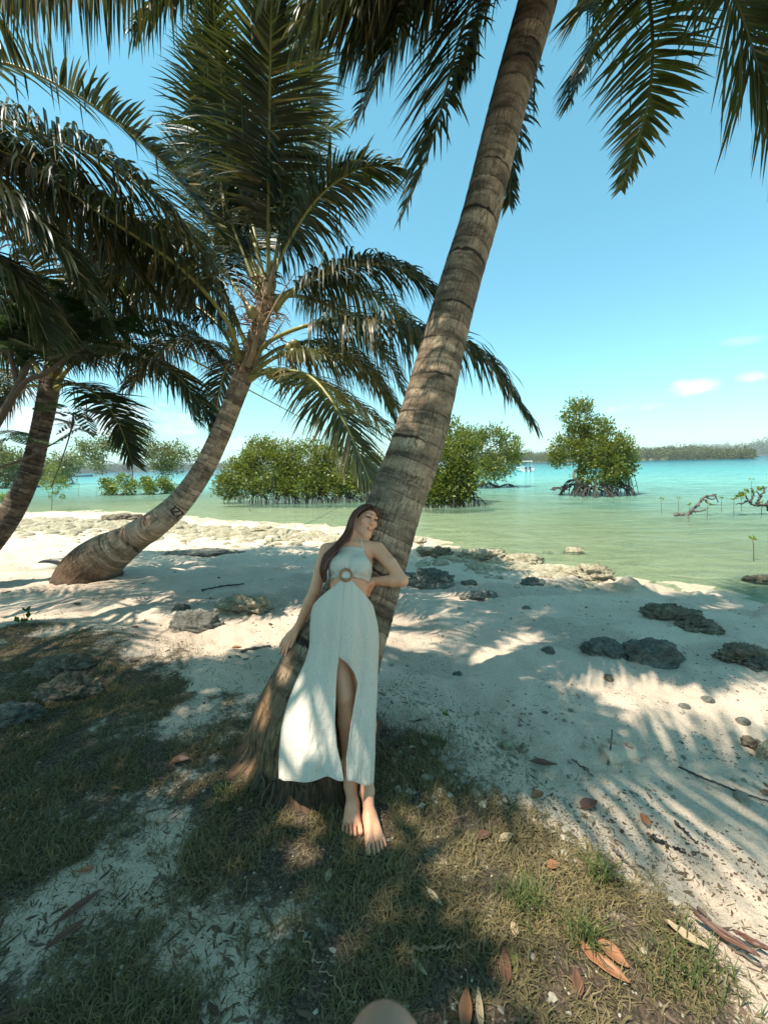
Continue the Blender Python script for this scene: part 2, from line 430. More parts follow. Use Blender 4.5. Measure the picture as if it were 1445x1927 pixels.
def G(x, y, detail=True):
    x = np.atleast_1d(np.asarray(x, float)); y = np.atleast_1d(np.asarray(y, float))
    z, dS, dG = land(x, y)
    if detail:
        r = np.hypot(x, y)
        fade = sst(60, 15, r)
        b = sst(-0.1, 0.5, -dG) * sst(0.0, 1.0, dS)
        bank = np.exp(-((dG + 0.55) / 0.55) ** 2)
        z = z + fade * ((fbm(x * .9, y * .9, 3) - .5) * .055 * b + (fbm(x * 3.2, y * 3.2, 5, 3) - .5) * (.055 * b + .03 * bank + .025)
                        + (fbm(x * 11, y * 11, 9, 3) - .5) * (.022 * b + .014))
        rub = np.exp(-((dS - .5) / (.55 + .035 * r)) ** 2) * sst(4, 6, r)
        z = z + rub * fade * (np.maximum(fbm(x * 2.6, y * 2.6, 21, 4) - .42, 0)) * .5
    return z
def ground_at(px, py):
    z = 0.0
    for _ in range(12):
        p = PZ(px, py, z); z = 0.5 * z + 0.5 * float(G(p[0], p[1])[0])
    return np.array([p[0], p[1], float(G(p[0], p[1])[0])])

rr = np.concatenate([[0.0], 0.35 * np.exp(np.linspace(0, math.log(90 / 0.35), 560)), [130, 200, 400, 900, 1800, 3000]])
an = np.concatenate([np.linspace(-62, 62, 640), np.linspace(66, 294, 58)])
an = np.radians(90 - an)
X = rr[:, None] * np.cos(an)[None]; Y = rr[:, None] * np.sin(an)[None]
Z = G(X.ravel(), Y.ravel()).reshape(X.shape)
def gridF(nr, na, wrap):
    i = np.arange(nr - 1)[:, None] * na; j = np.arange(na if wrap else na - 1)[None]; k = (j + 1) % na
    return np.stack([i + j, i + na + j, i + na + k, i + k], -1).reshape(-1, 4)
V = np.stack([X, Y, Z], -1).reshape(-1, 3)
_, dS, dG = land(V[:, 0], V[:, 1])
def grassmask(x, y, dG):
    edge = sst(-.25, .45, dG + (fbm(x * 2.2, y * 2.2, 31) - .5) * .9)
    patch = sst(.40, .56, fbm(x * 1.6 + 4, y * 1.6, 37, 4) + .10)
    bare = np.zeros_like(x)
    for (px, py, r) in [(150, 1690, .22), (60, 1720, .2), (260, 1660, .16), (420, 1700, .2), (560, 1740, .24), (470, 1840, .2), (380, 1790, .16), (330, 1560, .22), (230, 1370, .3), (330, 1350, .3), (420, 1250, .5), (120, 1520, .2), (850, 1620, .14), (1000, 1470, .2), (900, 1700, .12)]:
        c = PZ(px, py, 0); bare = np.maximum(bare, np.exp(-(((x - c[0]) ** 2 + (y - c[1]) ** 2) / r ** 2)))
    return np.clip(edge * (0.66 + 0.34 * patch) - .42 * bare, 0, 1)
gm = grassmask(V[:, 0], V[:, 1], dG)
wet = sst(1.1, -.2, dS + (fbm(V[:, 0] * 1.2, V[:, 1] * 1.2, 41) - .5) * 1.5) 
lit = np.clip(sst(.52, .7, fbm(V[:, 0] * .8, V[:, 1] * 1.3, 51)) * .5 * (dS > .6), 0, 1)
gr_o = mk('beach_ground', V, gridF(len(rr), len(an), True)[:, ::-1], M['ground'], attrs={'grass': gm, 'wet': wet, 'litter': lit})
tag(gr_o, kind='structure')

rw = np.concatenate([3.0 * np.exp(np.linspace(0, math.log(400 / 3), 190)), [600, 900, 1300, 1900, 2500, 3000]])
aw = np.radians(90 - np.linspace(-72, 85, 190))
X = rw[:, None] * np.cos(aw)[None]; Y = rw[:, None] * np.sin(aw)[None]
V = np.stack([X, Y, np.full(X.shape, WZ)], -1).reshape(-1, 3)
_, dS, _ = land(V[:, 0], V[:, 1])
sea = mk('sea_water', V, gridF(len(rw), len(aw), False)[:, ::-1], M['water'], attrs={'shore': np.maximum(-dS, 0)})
tag(sea, kind='structure')

# ------------------------------------------------------------------ palms
def frond_mesh(ctrl, name, parent, L=.8, droop=.5, n=95, w=.034, seed=0, t0=.22, mat='palm_leaf', rr0=.026, pet='petiole', broken=.05, tipfade=.3, lift=.25, fwd=(0.25, 1.05), world=False, twist=.35, side=None):
    r = np.random.default_rng(seed * 7 + 11); n = int(n * 1.5); w = w * .66; L = L * 1.13
    pts = np.array(ctrl if world else [P(*c) for c in ctrl])
    C = spline(pts, 48)
    s = np.linspace(0, 1, 48)
    T = nrm(np.gradient(C, axis=0))
    Zv = np.array([0, 0, 1.0])
    N = nrm(Zv - T * (T @ Zv)[:, None] + 1e-4)
    for i in range(1, 48):                       # keep the frond from flipping where it turns vertical
        if N[i] @ N[i - 1] < 0.2: N[i] = nrm(N[i - 1] - T[i] * (T[i] @ N[i - 1]))
    for _ in range(4): N[1:-1] = nrm(N[:-2] + N[1:-1] + N[2:])
    S = np.cross(T, N)
    if side is not None:
        hv = RT * side[0] + UP * side[1] + FW * side[2]; S = nrm(hv - T * (T @ hv)[:, None]); N = np.cross(S, T)
    t = np.concatenate([np.linspace(t0, .995, n) + r.normal(0, .15 / n, n)] * 2)
    t = np.clip(t, 0, 1); sg = np.repeat([1.0, -1.0], n)
    ip = lambda A: np.stack([np.interp(t, s, A[:, k]) for k in range(3)], 1)
    p, Tt, Nn, Ss = ip(C), nrm(ip(T)), nrm(ip(N)), nrm(ip(S))
    q = (t - t0) / (1 - t0)
    ln = L * (0.55 + .45 * np.minimum(q / .25, 1)) * (1 - (1 - tipfade) * np.clip((q - .45) / .55, 0, 1) ** 1.3) * r.uniform(.80, 1.10, 2 * n) * np.where(r.random(2 * n) < .06, r.uniform(.35, .8, 2 * n), 1)
    be = fwd[0] + (fwd[1] - fwd[0]) * q ** 1.5 + r.normal(0, .06, 2 * n)
    d0 = nrm(Ss * (sg * np.cos(be))[:, None] + Tt * np.sin(be)[:, None] + Nn * (lift + r.normal(0, .1, 2 * n))[:, None])
    dr = np.clip(droop + r.normal(0, .10, 2 * n), 0, 1.2) * (1 - .35 * q)
    br = r.random(2 * n) < broken
    K = 6
    prof = np.array([.55, 1, 1, .82, .5, .04])
    pos = [p]; dirs = [d0]
    for k in range(1, K):
        f = (dr * (k / (K - 1.0)) ** .8)[:, None]
        f = np.where((br & (k >= 3))[:, None], np.maximum(f, .95), f)
        d = nrm(d0 * (1 - f) + np.array([0, 0, -1.0]) * f * 1.15)
        pos.append(pos[-1] + d * (ln / (K - 1))[:, None]); dirs.append(d)
    tw = r.normal(0, twist, 2 * n)
    Vs = []
    for k in range(K):
        d = dirs[k]; W = nrm(Tt - d * np.sum(Tt * d, 1)[:, None]); B = np.cross(d, W)
        a = tw * (.4 + k * .25)
        W = W * np.cos(a)[:, None] + B * np.sin(a)[:, None]
        hw = (w * .5 * prof[k] * (.65 + .35 * np.minimum(ln / L * 1.4, 1)))[:, None]
        Vs += [pos[k] - W * hw, pos[k] + W * hw]
    V = np.stack(Vs, 1).reshape(-1, 3)
    b = np.arange(2 * n)[:, None] * (2 * K); k2 = np.arange(K - 1)[None] * 2
    F = np.stack([b + k2, b + k2 + 1, b + k2 + 3, b + k2 + 2], -1).reshape(-1, 4)
    rb_ = np.clip(r.normal(.38, .2, 2 * n), 0, .80); rb_[r.random(2 * n) < .05 + .10 * (r.random() < .3)] = 1.0
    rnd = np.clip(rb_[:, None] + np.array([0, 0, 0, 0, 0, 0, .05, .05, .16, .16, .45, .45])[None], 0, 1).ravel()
    rad = rr0 * (1 - s) ** .8 * .85 + .0035
    rad = rad * (1 + 1.3 * np.exp(-(s / .05) ** 2))
    k0 = max(3, int(np.searchsorted(s, t0 * .98)))
    Vr, Fr = tube(C[k0 - 1:], rad[k0 - 1:], 6)
    nf = len(F)
    fo = mk(name, np.vstack([V, Vr]), [F, Fr[0] + len(V), Fr[1] + len(V)], [M[mat], M[pet]], parent, attrs={'rnd': np.concatenate([rnd, np.full(len(Vr), .6)])}, smooth=True,
            mi=np.concatenate([np.zeros(nf), np.ones(len(Fr[0]) + len(Fr[1]))]))
    a = Acc(); a.add(*tube(C[:k0], rad[:k0], 8))
    a.build('leaf_stalk', M[pet], fo)
    return fo

def palm_trunk(parent, ctl, mat, ns=48, dv=.012, gap=(.09, .16), ridge=.035, fibh=.5, seed=0, flare=.0, rs=1.0, name='trunk', scar=.030, skirt=0):
    """ctl: (px, py, width in px, depth)"""
    r = np.random.default_rng(seed)
    c = np.array([list(P(a, b, d)) + [w * d / FPX / 2] for a, b, w, d in ctl])
    L = np.linalg.norm(np.diff(c[:, :3], axis=0), axis=1).sum()
    n = int(L / dv) + 2
    q = spline(c, n); C = q[:, :3]; rad = q[:, 3]
    for _ in range(6): rad[1:-1] = (rad[:-2] + rad[1:-1] + rad[2:]) / 3
    v = np.linspace(0, L, n)
    T, N, B = frames(C)
    a = np.linspace(0, 2 * np.pi, ns, endpoint=False)
    rp = np.cumsum(r.uniform(*gap, int(L / gap[0]) + 3)) - .05
    VV = v[:, None] + .014 * np.sin(a[None] * 1 + v[:, None] * 2.3) + .018 * (fbm(np.cos(a)[None] * 3 + v[:, None] * 1.2, np.sin(a)[None] * 3 + v[:, None] * .7, seed) - .5)
    k = np.searchsorted(rp, VV)
    lo = np.where(k > 0, rp[np.maximum(k - 1, 0)], -1); hi = rp[np.minimum(k, len(rp) - 1)]
    f = np.clip((VV - lo) / (hi - lo), 0, 1); dl = VV - lo
    st = hash2(k, np.floor(a / 2.1)[None].astype(int) + 0 * k, seed) * .6 + .4
    wid = .006 + .020 * (fbm(np.cos(a)[None] * 2.5 + k * 3.7, np.sin(a)[None] * 2.5 + k, seed + 2) > .52) * st
    ring = np.exp(-(dl / .0055) ** 2) * st
    kk = k.astype(int); ca = hash2(kk, kk * 0 + 7, seed) * 6.283; cw_ = .7 + .9 * hash2(kk, kk * 0 + 3, seed)
    da = np.abs(np.angle(np.exp(1j * (a[None] - ca)))) / cw_
    thick = scar * (.35 + hash2(kk, kk * 0 + 5, seed)) * np.sqrt(np.maximum(1 - da ** 2, 0)) * (.75 + .6 * (fbm(a[None] * 4 + kk, v[:, None] * 9, seed + 5) - .5) * 2)
    cres = ((hash2(kk, kk * 0 + 11, seed) < .62) & (da < 1)) * sst(thick + .004, thick - .004, dl) * (thick > .004)
    ring = np.maximum(ring, cres)
    band = .62 + .55 * hash2(kk, kk * 0 + 13, seed) + .25 * (np.clip(dl / .1, 0, 1) - .5)
    fib0 = sst(fibh, fibh * .45, v)[:, None]
    bump = 1 + rs * (1 - .75 * fib0) * (ridge * (np.exp(-dl / .05) - .4 * np.exp(-(dl / .008) ** 2)))
    bump = bump + .03 * (fbm(np.cos(a)[None] * 1.6 + v[:, None], np.sin(a)[None] * 1.6 + v[:, None] * .6, seed + 4) - .5) * 2
    fib = sst(fibh, fibh * .45, v[:, None] + .3 * (fbm(np.cos(a)[None] * 2 + 3, np.sin(a)[None] * 2 + v[:, None] * 1.5, seed + 7) - .5)) * np.ones_like(VV)
    bump = bump + fib * .05 * (fbm(a[None] * 9 + 0 * VV, v[:, None] * 3, seed + 8) - .5) + flare * sst(fibh * .5, 0, v[:, None]) * (fbm(np.cos(a)[None] * 2.1 + 1, np.sin(a)[None] * 2.1, seed + 11, 3) - .4)
    ring = ring * (1 - .7 * fib)
    R = rad[:, None] * bump
    V = C[:, None] + (np.cos(a)[None, :, None] * N[:, None] + np.sin(a)[None, :, None] * B[:, None]) * R[..., None]
    if skirt:                                    # the flared, ribbed root crown just above the ground
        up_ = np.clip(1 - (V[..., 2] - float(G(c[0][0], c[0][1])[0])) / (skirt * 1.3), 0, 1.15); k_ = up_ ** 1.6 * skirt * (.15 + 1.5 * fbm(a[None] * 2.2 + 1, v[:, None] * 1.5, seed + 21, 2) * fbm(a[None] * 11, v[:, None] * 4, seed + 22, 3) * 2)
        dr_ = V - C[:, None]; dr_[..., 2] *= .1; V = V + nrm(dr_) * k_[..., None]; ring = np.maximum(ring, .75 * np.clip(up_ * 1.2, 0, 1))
    # uv: repeat the seam vertex so the pattern does not smear
    V2 = np.concatenate([V, V[:, :1]], 1); na = ns + 1
    u = np.concatenate([a, [2 * np.pi]])[None] * float(np.median(rad)) * np.ones((n, 1))
    uv = np.stack([u, v[:, None] * np.ones_like(u)], -1).reshape(-1, 2)
    app = lambda A: np.concatenate([A, A[:, :1]], 1).ravel()
    F = gridF(n, na, False)
    o = mk(name, V2.reshape(-1, 3), F[:, ::-1], M[mat], parent, uv=uv, attrs={'ring': app(ring), 'fib': app(fib), 'band': app(band * np.ones_like(VV))})
    return o, dict(C=C, N=N, B=B, T=T, R=R, v=v, a=a, L=L)

def tubes(name, mat, parent, lst, ns=6, px=True):
    a = Acc()
    for pts, r0, r1 in lst:
        q = np.array([P(*c) for c in pts]) if px else np.array(pts, float)
        C = spline(q, max(6, 5 * len(pts)))
        a.add(*tube(C, np.linspace(r0, r1, len(C)), ns), RNG.random())
    return a.build(name, M[mat], parent)

def coconut(parent, px, py, d, s=.085, seed=0):
    r = np.random.default_rng(seed)
    V, F = ICO[3]; V = V.copy()
    V[:, 2] *= 1.3; V *= s
    an = np.arctan2(V[:, 1], V[:, 0]); V[:, :2] *= (1 + .06 * np.cos(3 * an))[:, None]
    ax = nrm(r.normal(0, .4, 3) + [0, 0, 1]); rot = Vector((0, 0, 1)).rotation_difference(Vector(ax)).to_matrix()
    V = V @ np.array(rot).T + P(px, py, d)
    mk('coconut', V, F, M['coconut'], parent)

# --- palm the woman leans on
pm = empty('coconut_palm', ground_at(590, 1400), 'thick grey ringed palm trunk leaning to the right behind the woman in the white dress', 'palm tree', 'coconut palms')
tr1, S1 = palm_trunk(pm, [(582, 1480, 236, 2.44), (585, 1425, 236, 2.46), (594, 1350, 222, 2.49), (629, 1240, 174, 2.56), (670, 1140, 143, 2.66), (708, 1050, 118, 2.73), (743, 950, 104, 2.80), (781, 850, 99, 2.84), (806, 760, 92, 2.87), (836, 640, 81, 2.90), (869, 520, 75, 2.93), (905, 400, 71, 2.97), (955, 200, 69, 3.0), (1012, 0, 71, 3.05), (1050, -160, 70, 3.1), (1085, -330, 70, 3.2)], 'trunk_grey', ns=96, dv=.006, gap=(.09, .16), ridge=.020, fibh=.8, seed=3, flare=.10, skirt=.085)
a_ = Acc()                                       # mat of rootlets where the trunk meets the grass
r = np.random.default_rng(5)
bc = ground_at(588, 1405)
for i in range(520):
    th = r.uniform(-math.pi, 0.35 * math.pi) if i % 4 else r.uniform(0, 6.28); R0_ = .335 + r.uniform(-.03, .05)
    d = np.array([math.cos(th), math.sin(th), 0])
    p0 = bc + d * R0_ + [0, 0, r.uniform(.0, .09)]; p2 = bc + d * (R0_ + r.uniform(.01, .07) * (1.6 if d[0] < -.2 else 1)); p2[2] = float(G(p2[0], p2[1])[0]) - .01
    p1 = (p0 + p2) / 2 + r.normal(0, .014, 3)
    a_.add(*tube(spline([p0, p1, p2], 6), np.linspace(.0085, .005, 6), 5), r.random())
a_.build('root_mat', M['root_fibre'], pm)
F1 = [
 ([(1060, -260, 3.15), (960, -200, 2.9), (860, -130, 2.8), (740, -60, 2.75), (620, 20, 2.75)], .68, .9, 110, .4),
 ([(1065, -270, 3.2), (990, -160, 3.3), (930, -60, 3.35), (900, 40, 3.4), (880, 130, 3.4)], .6, .7, 90, .4),
 ([(1065, -270, 3.2), (960, -260, 3.0), (820, -150, 2.9), (720, -30, 2.85), (660, 90, 2.85)], .66, .85, 110, .4),  # ctrl, leaflet length, droop, n
 ([(1060, -260, 3.15), (930, -120, 3.1), (868, 60, 3.0), (815, 260, 2.95), (766, 388, 2.95)], .62, .45, 80, .3),
 ([(1060, -260, 3.2), (900, -240, 3.1), (775, -80, 3.0), (735, 90, 2.95), (674, 216, 2.95)], .55, .5, 80, .3),
 ([(1060, -260, 3.1), (930, -260, 2.7), (780, -190, 2.4), (640, -90, 2.3), (560, 60, 2.3)], .62, .85, 95, .3),
 ([(1060, -260, 3.2), (960, -230, 3.3), (860, -150, 3.4), (760, -40, 3.5), (690, 110, 3.5)], .75, .8, 95, .3),
 ([(1070, -260, 3.3), (1040, -60, 3.5), (1000, 120, 3.6), (965, 290, 3.6), (958, 385, 3.6)], .45, .5, 70, .3),
 ([(1085, -260, 3.15), (1180, -130, 2.9), (1222, 10, 2.8), (1221, 180, 2.75), (1168, 358, 2.75)], .50, .30, 80, .15, (-.75, -.35, .45)),
 ([(1085, -260, 3.15), (1230, -180, 2.7), (1368, -20, 2.5), (1420, 110, 2.5), (1462, 250, 2.5)], .90, .22, 120, .5, (-.85, -.5, -.1)),
 ([(1085, -260, 3.15), (1250, -250, 2.6), (1460, -90, 2.3), (1560, 80, 2.2), (1600, 260, 2.2)], .85, .6, 95, .4),
 ([(1080, -260, 3.2), (1120, -200, 3.4), (1140, -60, 3.6), (1120, 60, 3.7), (1075, 190, 3.7)], .5, .4, 70, .3),
 ([(1085, -280, 3.2), (1250, -330, 3.6), (1420, -200, 4.0), (1500, 0, 4.2), (1530, 160, 4.2)], .8, .6, 90, .3),
 ([(1060, -280, 3.15), (960, -330, 2.5), (800, -330, 2.1), (640, -230, 1.9), (520, -90, 1.85)], .8, .8, 95, .3),
 ([(1070, -290, 3.2), (1080, -420, 2.7), (1040, -600, 2.1), (980, -700, 1.6)], .8, .5, 95, .3),
 ([(1080, -290, 3.2), (1160, -420, 2.8), (1300, -560, 2.3), (1450, -560, 1.8)], .8, .5, 95, .3),
 ([(1070, -290, 3.15), (1040, -360, 2.7), (960, -420, 2.3), (860, -400, 2.0)], .85, .7, 100, .4),  # this and the next two added to shade the upper trunk
 ([(1065, -290, 3.15), (1000, -330, 2.9), (900, -320, 2.7), (800, -220, 2.6), (730, -60, 2.6)], .8, .85, 100, .4),
 ([(1075, -300, 3.15), (1060, -480, 2.5), (960, -700, 2.0), (800, -780, 1.6)], .85, .7, 100, .4),
]
for i, (c, L, dr, n, tf, *sd_) in enumerate(F1):
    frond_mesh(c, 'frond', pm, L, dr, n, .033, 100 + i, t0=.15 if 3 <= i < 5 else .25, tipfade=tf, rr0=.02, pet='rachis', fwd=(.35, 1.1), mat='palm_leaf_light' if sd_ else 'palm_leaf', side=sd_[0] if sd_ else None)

cr = P(1085, -330, 3.2)
for i, (ex, ey, ez) in enumerate([(-.5, 2.3, 6.6), (-.1, 1.4, 6.5), (.9, 1.2, 6.4), (2.6, 1.7, 6.6), (3.5, 2.5, 6.6), (1.8, .9, 6.2), (3.4, 3.4, 7.0), (-1.0, 1.8, 6.7)]):  # unseen fronds above the frame, added to shade the sand and trunk
    e = np.array([ex, ey, ez]); frond_mesh([cr, cr * .65 + e * .35 + [0, 0, .55], cr * .3 + e * .7 + [0, 0, .55], e], 'frond', pm, .8, .55, 95, .042, 150 + i, world=True)  # added unseen frond

for i in range(13):  # more unseen fronds, added to thicken the shade on the beach
    th = math.radians(172 + i * 15.5); e = np.array([math.cos(th), math.sin(th), 0]) * (3.4 if i % 2 else 2.7)
    frond_mesh([cr, cr + e * .3 + [0, 0, .6], cr + e * .65 + [0, 0, .55 + .15 * (i % 3)], cr + e + [0, 0, -.1 + .2 * (i % 3)]], 'frond', pm, .8, .55, 100, .046, 170 + i, world=True)

# --- palm numbered 127
p2 = empty('coconut_palm', ground_at(158, 1085), 'slender tan palm marked 127, curving up from the sand to a crown with coconuts', 'palm tree', 'coconut palms')
dd = 5.75
db = float((ground_at(160, 1082) - CAM) @ FW) - .22
tr2, S2 = palm_trunk(p2, [(146, 1112, 92, db + .02), (166, 1076, 92, db + .02), (198, 1046, 80, db), (238, 1021, 60, db - .02), (264, 1004, 52, db - .06), (287, 990, 49, 5.65), (337, 947, 42, 5.7), (382, 885, 37, dd), (414, 820, 35, dd), (438, 760, 34, dd), (456, 712, 35, dd), (472, 670, 34, dd), (490, 610, 30, dd), (505, 540, 24, dd), (514, 495, 12, dd)], 'trunk_tan', ns=56, dv=.010, gap=(.055, .095), ridge=.03, fibh=1.15, skirt=.06, seed=9, rs=1.0, scar=.016)
a = Acc()                                        # fibre, old sheaths and dead spathes round the heart
r = np.random.default_rng(15)
for i in range(150):
    t = r.random(); b = np.array([462 + 48 * t, 700 - 190 * t, dd]); an = r.uniform(0, 6.28)
    p0 = P(*b) + np.array([math.cos(an), math.sin(an) , 0]) * .10
    ln = r.uniform(.12, .42)
    d = nrm([math.cos(an) * .8, math.sin(an) * .8, r.uniform(-.6, .9)])
    p1 = p0 + d * ln * .6; p2_ = p1 + d * ln * .3 + [0, 0, -ln * .35]
    a.add(*tube(spline([p0, p1, p2_], 7), np.linspace(.012, .003, 7) * r.uniform(.4, 1.3), 4), r.random())
a.build('crown_fibre', M['dry_fibre'], p2)
a = Acc()
for pts, r0, r1 in [([(478, 700, 5.6), (486, 610, 5.55), (499, 545, 5.5)], .018, .010), ([(484, 640, 5.5), (520, 570, 5.4), (556, 512, 5.4)], .02, .005), ([(470, 600, 5.6), (452, 540, 5.5), (438, 490, 5.5)], .018, .004), ([(500, 560, 5.6), (512, 520, 5.6), (513, 500, 5.6)], .05, .03), ([(466, 690, 5.5), (480, 650, 5.4), (470, 620, 5.4)], .045, .02), ([(455, 700, 5.6), (470, 655, 5.5), (462, 640, 5.5)], .04, .02), ([(500, 655, 5.5), (530, 610, 5.5), (540, 590, 5.5)], .015, .004)]:
    C = spline([P(*q) for q in pts], 12); a.add(*tube(C, np.linspace(r0, r1, 12), 7), r.random())
for cx_, cy_ in [(472, 585), (462, 600), (520, 600), (455, 560), (530, 640), (512, 585), (545, 690), (480, 560)]:
    for j in range(16):
        d = nrm(r.normal(0, 1, 3) + [0, 0, .3]); p0 = P(cx_, cy_, 5.55)
        a.add(*tube(spline([p0, p0 + d * .12, p0 + d * .22 + [0, 0, -.04]], 5), np.linspace(.005, .002, 5), 4), r.random())
a.build('dead_flower_stalk', M['dead_spathe'], p2)
for i, (x, y, dz, s) in enumerate([(474, 588, 5.35, .070), (436, 626, 5.45, .062), (552, 668, 5.35, .068), (566, 672, 5.4, .064), (545, 655, 5.5, .06), (520, 708, 5.4, .068), (534, 712, 5.35, .066), (508, 703, 5.45, .064), (556, 648, 5.45, .058)]):
    coconut(p2, x, y, dz, s, i)
A = dd
F2 = [  # ctrl, L, droop, n, tip, t0, leaf width, lift
 ([(505, 570, A), (570, 540, 6.2), (660, 540, 6.5), (750, 590, 6.7), (810, 690, 6.8)], .8, .85, 105, .4, .2, .036, .4),
 ([(475, 690, A), (540, 650, 6.2), (630, 650, 6.6), (700, 710, 6.9), (745, 800, 7.0)], .75, .8, 100, .4, .2, .036, .4),
 ([(470, 660, A), (420, 560, 5.6), (360, 470, 5.4), (280, 430, 5.2), (190, 470, 5.0)], .8, .85, 105, .4, .2, .040, .4),
 ([(485, 600, A), (430, 520, 6.0), (385, 420, 6.2), (355, 330, 6.3), (345, 240, 6.3)], .75, .45, 95, .4, .2, .038, .2),
 ([(490, 560, A), (440, 430, 5.8), (402, 300, 5.6), (385, 180, 5.3), (380, 60, 5.0)], .78, .5, 105, .3, .2, .044, .1),
 ([(495, 550, A), (462, 440, 6.1), (440, 330, 6.3), (428, 220, 6.4), (424, 100, 6.4)], .75, .35, 100, .35, .2, .04, .1),
 ([(505, 540, A), (505, 400, 5.5), (507, 220, 5.0), (510, 40, 4.4), (516, -120, 3.9)], .78, .22, 115, .3, .22, .050, .05),
 ([(500, 540, A), (470, 420, 5.7), (435, 280, 5.4), (415, 130, 5.0), (395, -60, 4.4)], .60, .55, 105, .3, .2, .044, .1),
 ([(510, 540, A), (535, 400, 5.7), (565, 280, 5.5), (585, 150, 5.3), (596, 20, 5.0)], .72, .25, 110, .3, .2, .042, .05),
 ([(508, 530, A), (545, 450, 5.7), (600, 370, 5.5), (670, 320, 5.3), (738, 312, 5.1)], .80, .60, 110, .35, .15, .044, .15),
 ([(495, 550, A), (455, 460, 6.0), (410, 380, 6.3), (370, 310, 6.5), (345, 262, 6.6)], .75, .4, 95, .4, .2, .04, .2),
 ([(515, 580, A), (570, 535, 5.6), (650, 502, 5.4), (740, 500, 5.2), (826, 556, 5.1)], .72, .78, 105, .45, .18, .042, .4),
 ([(462, 690, A), (520, 635, 5.5), (640, 602, 5.1), (800, 622, 4.8), (905, 672, 4.7), (996, 792, 4.6)], .85, .92, 120, .3, .28, .042, .45),
 ([(470, 705, A), (530, 668, 5.6), (610, 665, 5.6), (690, 700, 5.7), (760, 785, 5.8)], .75, .7, 105, .3, .2, .038, .3),
 ([(466, 712, A), (520, 698, 5.3), (585, 710, 4.9), (645, 790, 4.6), (700, 915, 4.45)], .78, .45, 110, .35, .22, .038, .1),
 ([(455, 690, A), (430, 610, 5.3), (345, 508, 4.7), (190, 402, 4.2), (40, 300, 3.9), (-80, 260, 3.8)], .85, .80, 120, .35, .30, .048, .5),
 ([(452, 680, A), (420, 590, 5.9), (350, 530, 5.8), (220, 520, 5.6), (60, 590, 5.4)], .80, .85, 110, .35, .25, .042, .4),
 ([(455, 695, A), (410, 610, 6.2), (330, 560, 6.4), (230, 570, 6.6), (130, 650, 6.7)], .80, .85, 105, .35, .25, .04, .4),
 ([(455, 700, A), (420, 655, 6.3), (370, 640, 6.7), (300, 660, 7.0), (240, 730, 7.2)], .75, .8, 100, .35, .22, .04, .4),
 ([(458, 705, A), (440, 680, 6.4), (425, 690, 6.8), (412, 740, 7.0), (405, 800, 7.1)], .6, .6, 80, .35, .2, .036, .3),
 ([(505, 560, A), (575, 560, 6.3), (660, 600, 6.8), (730, 680, 7.1), (770, 770, 7.2)], .75, .7, 100, .35, .2, .036, .3),
 ([(500, 560, A), (440, 480, 6.3), (380, 440, 6.8), (320, 440, 7.2), (270, 480, 7.4)], .75, .7, 100, .35, .2, .038, .3),
 ([(500, 545, A), (475, 420, 6.2), (450, 310, 6.5), (425, 230, 6.6), (410, 175, 6.7)], .75, .35, 95, .35, .2, .04, .2),
 ([(508, 545, A), (530, 430, 6.2), (560, 330, 6.6), (600, 250, 6.8), (640, 240, 6.9)], .75, .45, 95, .35, .2, .04, .2),
 ([(470, 700, A), (540, 700, 6.4), (640, 740, 6.9), (720, 800, 7.2), (780, 880, 7.4)], .7, .7, 90, .35, .2, .034, .3),
]
for i, (c, L, dr, n, tf, t0, w, lf) in enumerate(F2):
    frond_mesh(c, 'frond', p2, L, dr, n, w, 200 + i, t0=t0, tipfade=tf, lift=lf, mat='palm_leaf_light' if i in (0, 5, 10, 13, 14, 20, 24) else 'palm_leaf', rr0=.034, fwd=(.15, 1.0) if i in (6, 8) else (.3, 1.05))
# painted number, following the bark
def on_trunk(S, v0, u, w, lift=.006):
    i = int(np.clip(np.searchsorted(S['v'], v0 + w), 0, len(S['v']) - 1))
    c = S['C'][i]; view = nrm(CAM - c); t = S['T'][i]
    n0 = nrm(view - t * (view @ t)); s0 = np.cross(t, n0)
    R = float(S['R'][i].mean()) + lift; a = u / R
    return c + (n0 * math.cos(a) + s0 * math.sin(a)) * R
vtx = np.array([np.linalg.norm(c - P(322, 962, 5.62)) for c in S2['C']]).argmin(); v0 = S2['v'][vtx] - .055
digits = {'1': [[(.015, .085), (.03, .11), (.03, 0)]], '2': [[(0, .085), (.012, .108), (.042, .108), (.052, .085), (.045, .06), (0, 0), (.056, 0)]], '7': [[(0, .108), (.056, .108), (.02, 0)]]}
a = Acc(); u0 = -.03
for ch, off in zip('127', (0, .052, .128)):
    for st in digits[ch]:
        q = spline([(x, y, 0) for x, y in st], 26) if ch == '2' else np.vstack([np.linspace(st[i], st[i + 1], 10) for i in range(len(st) - 1)])
        pts = np.array([on_trunk(S2, v0, (u0 + off + c[0]) , c[1]) for c in q])
        pts = pts[np.concatenate([[True], np.linalg.norm(np.diff(pts, axis=0), axis=1) > 1e-5])]
        a.add(*tube(pts, .0100, 6))
a.build('painted_number', M['ink'], tr2)

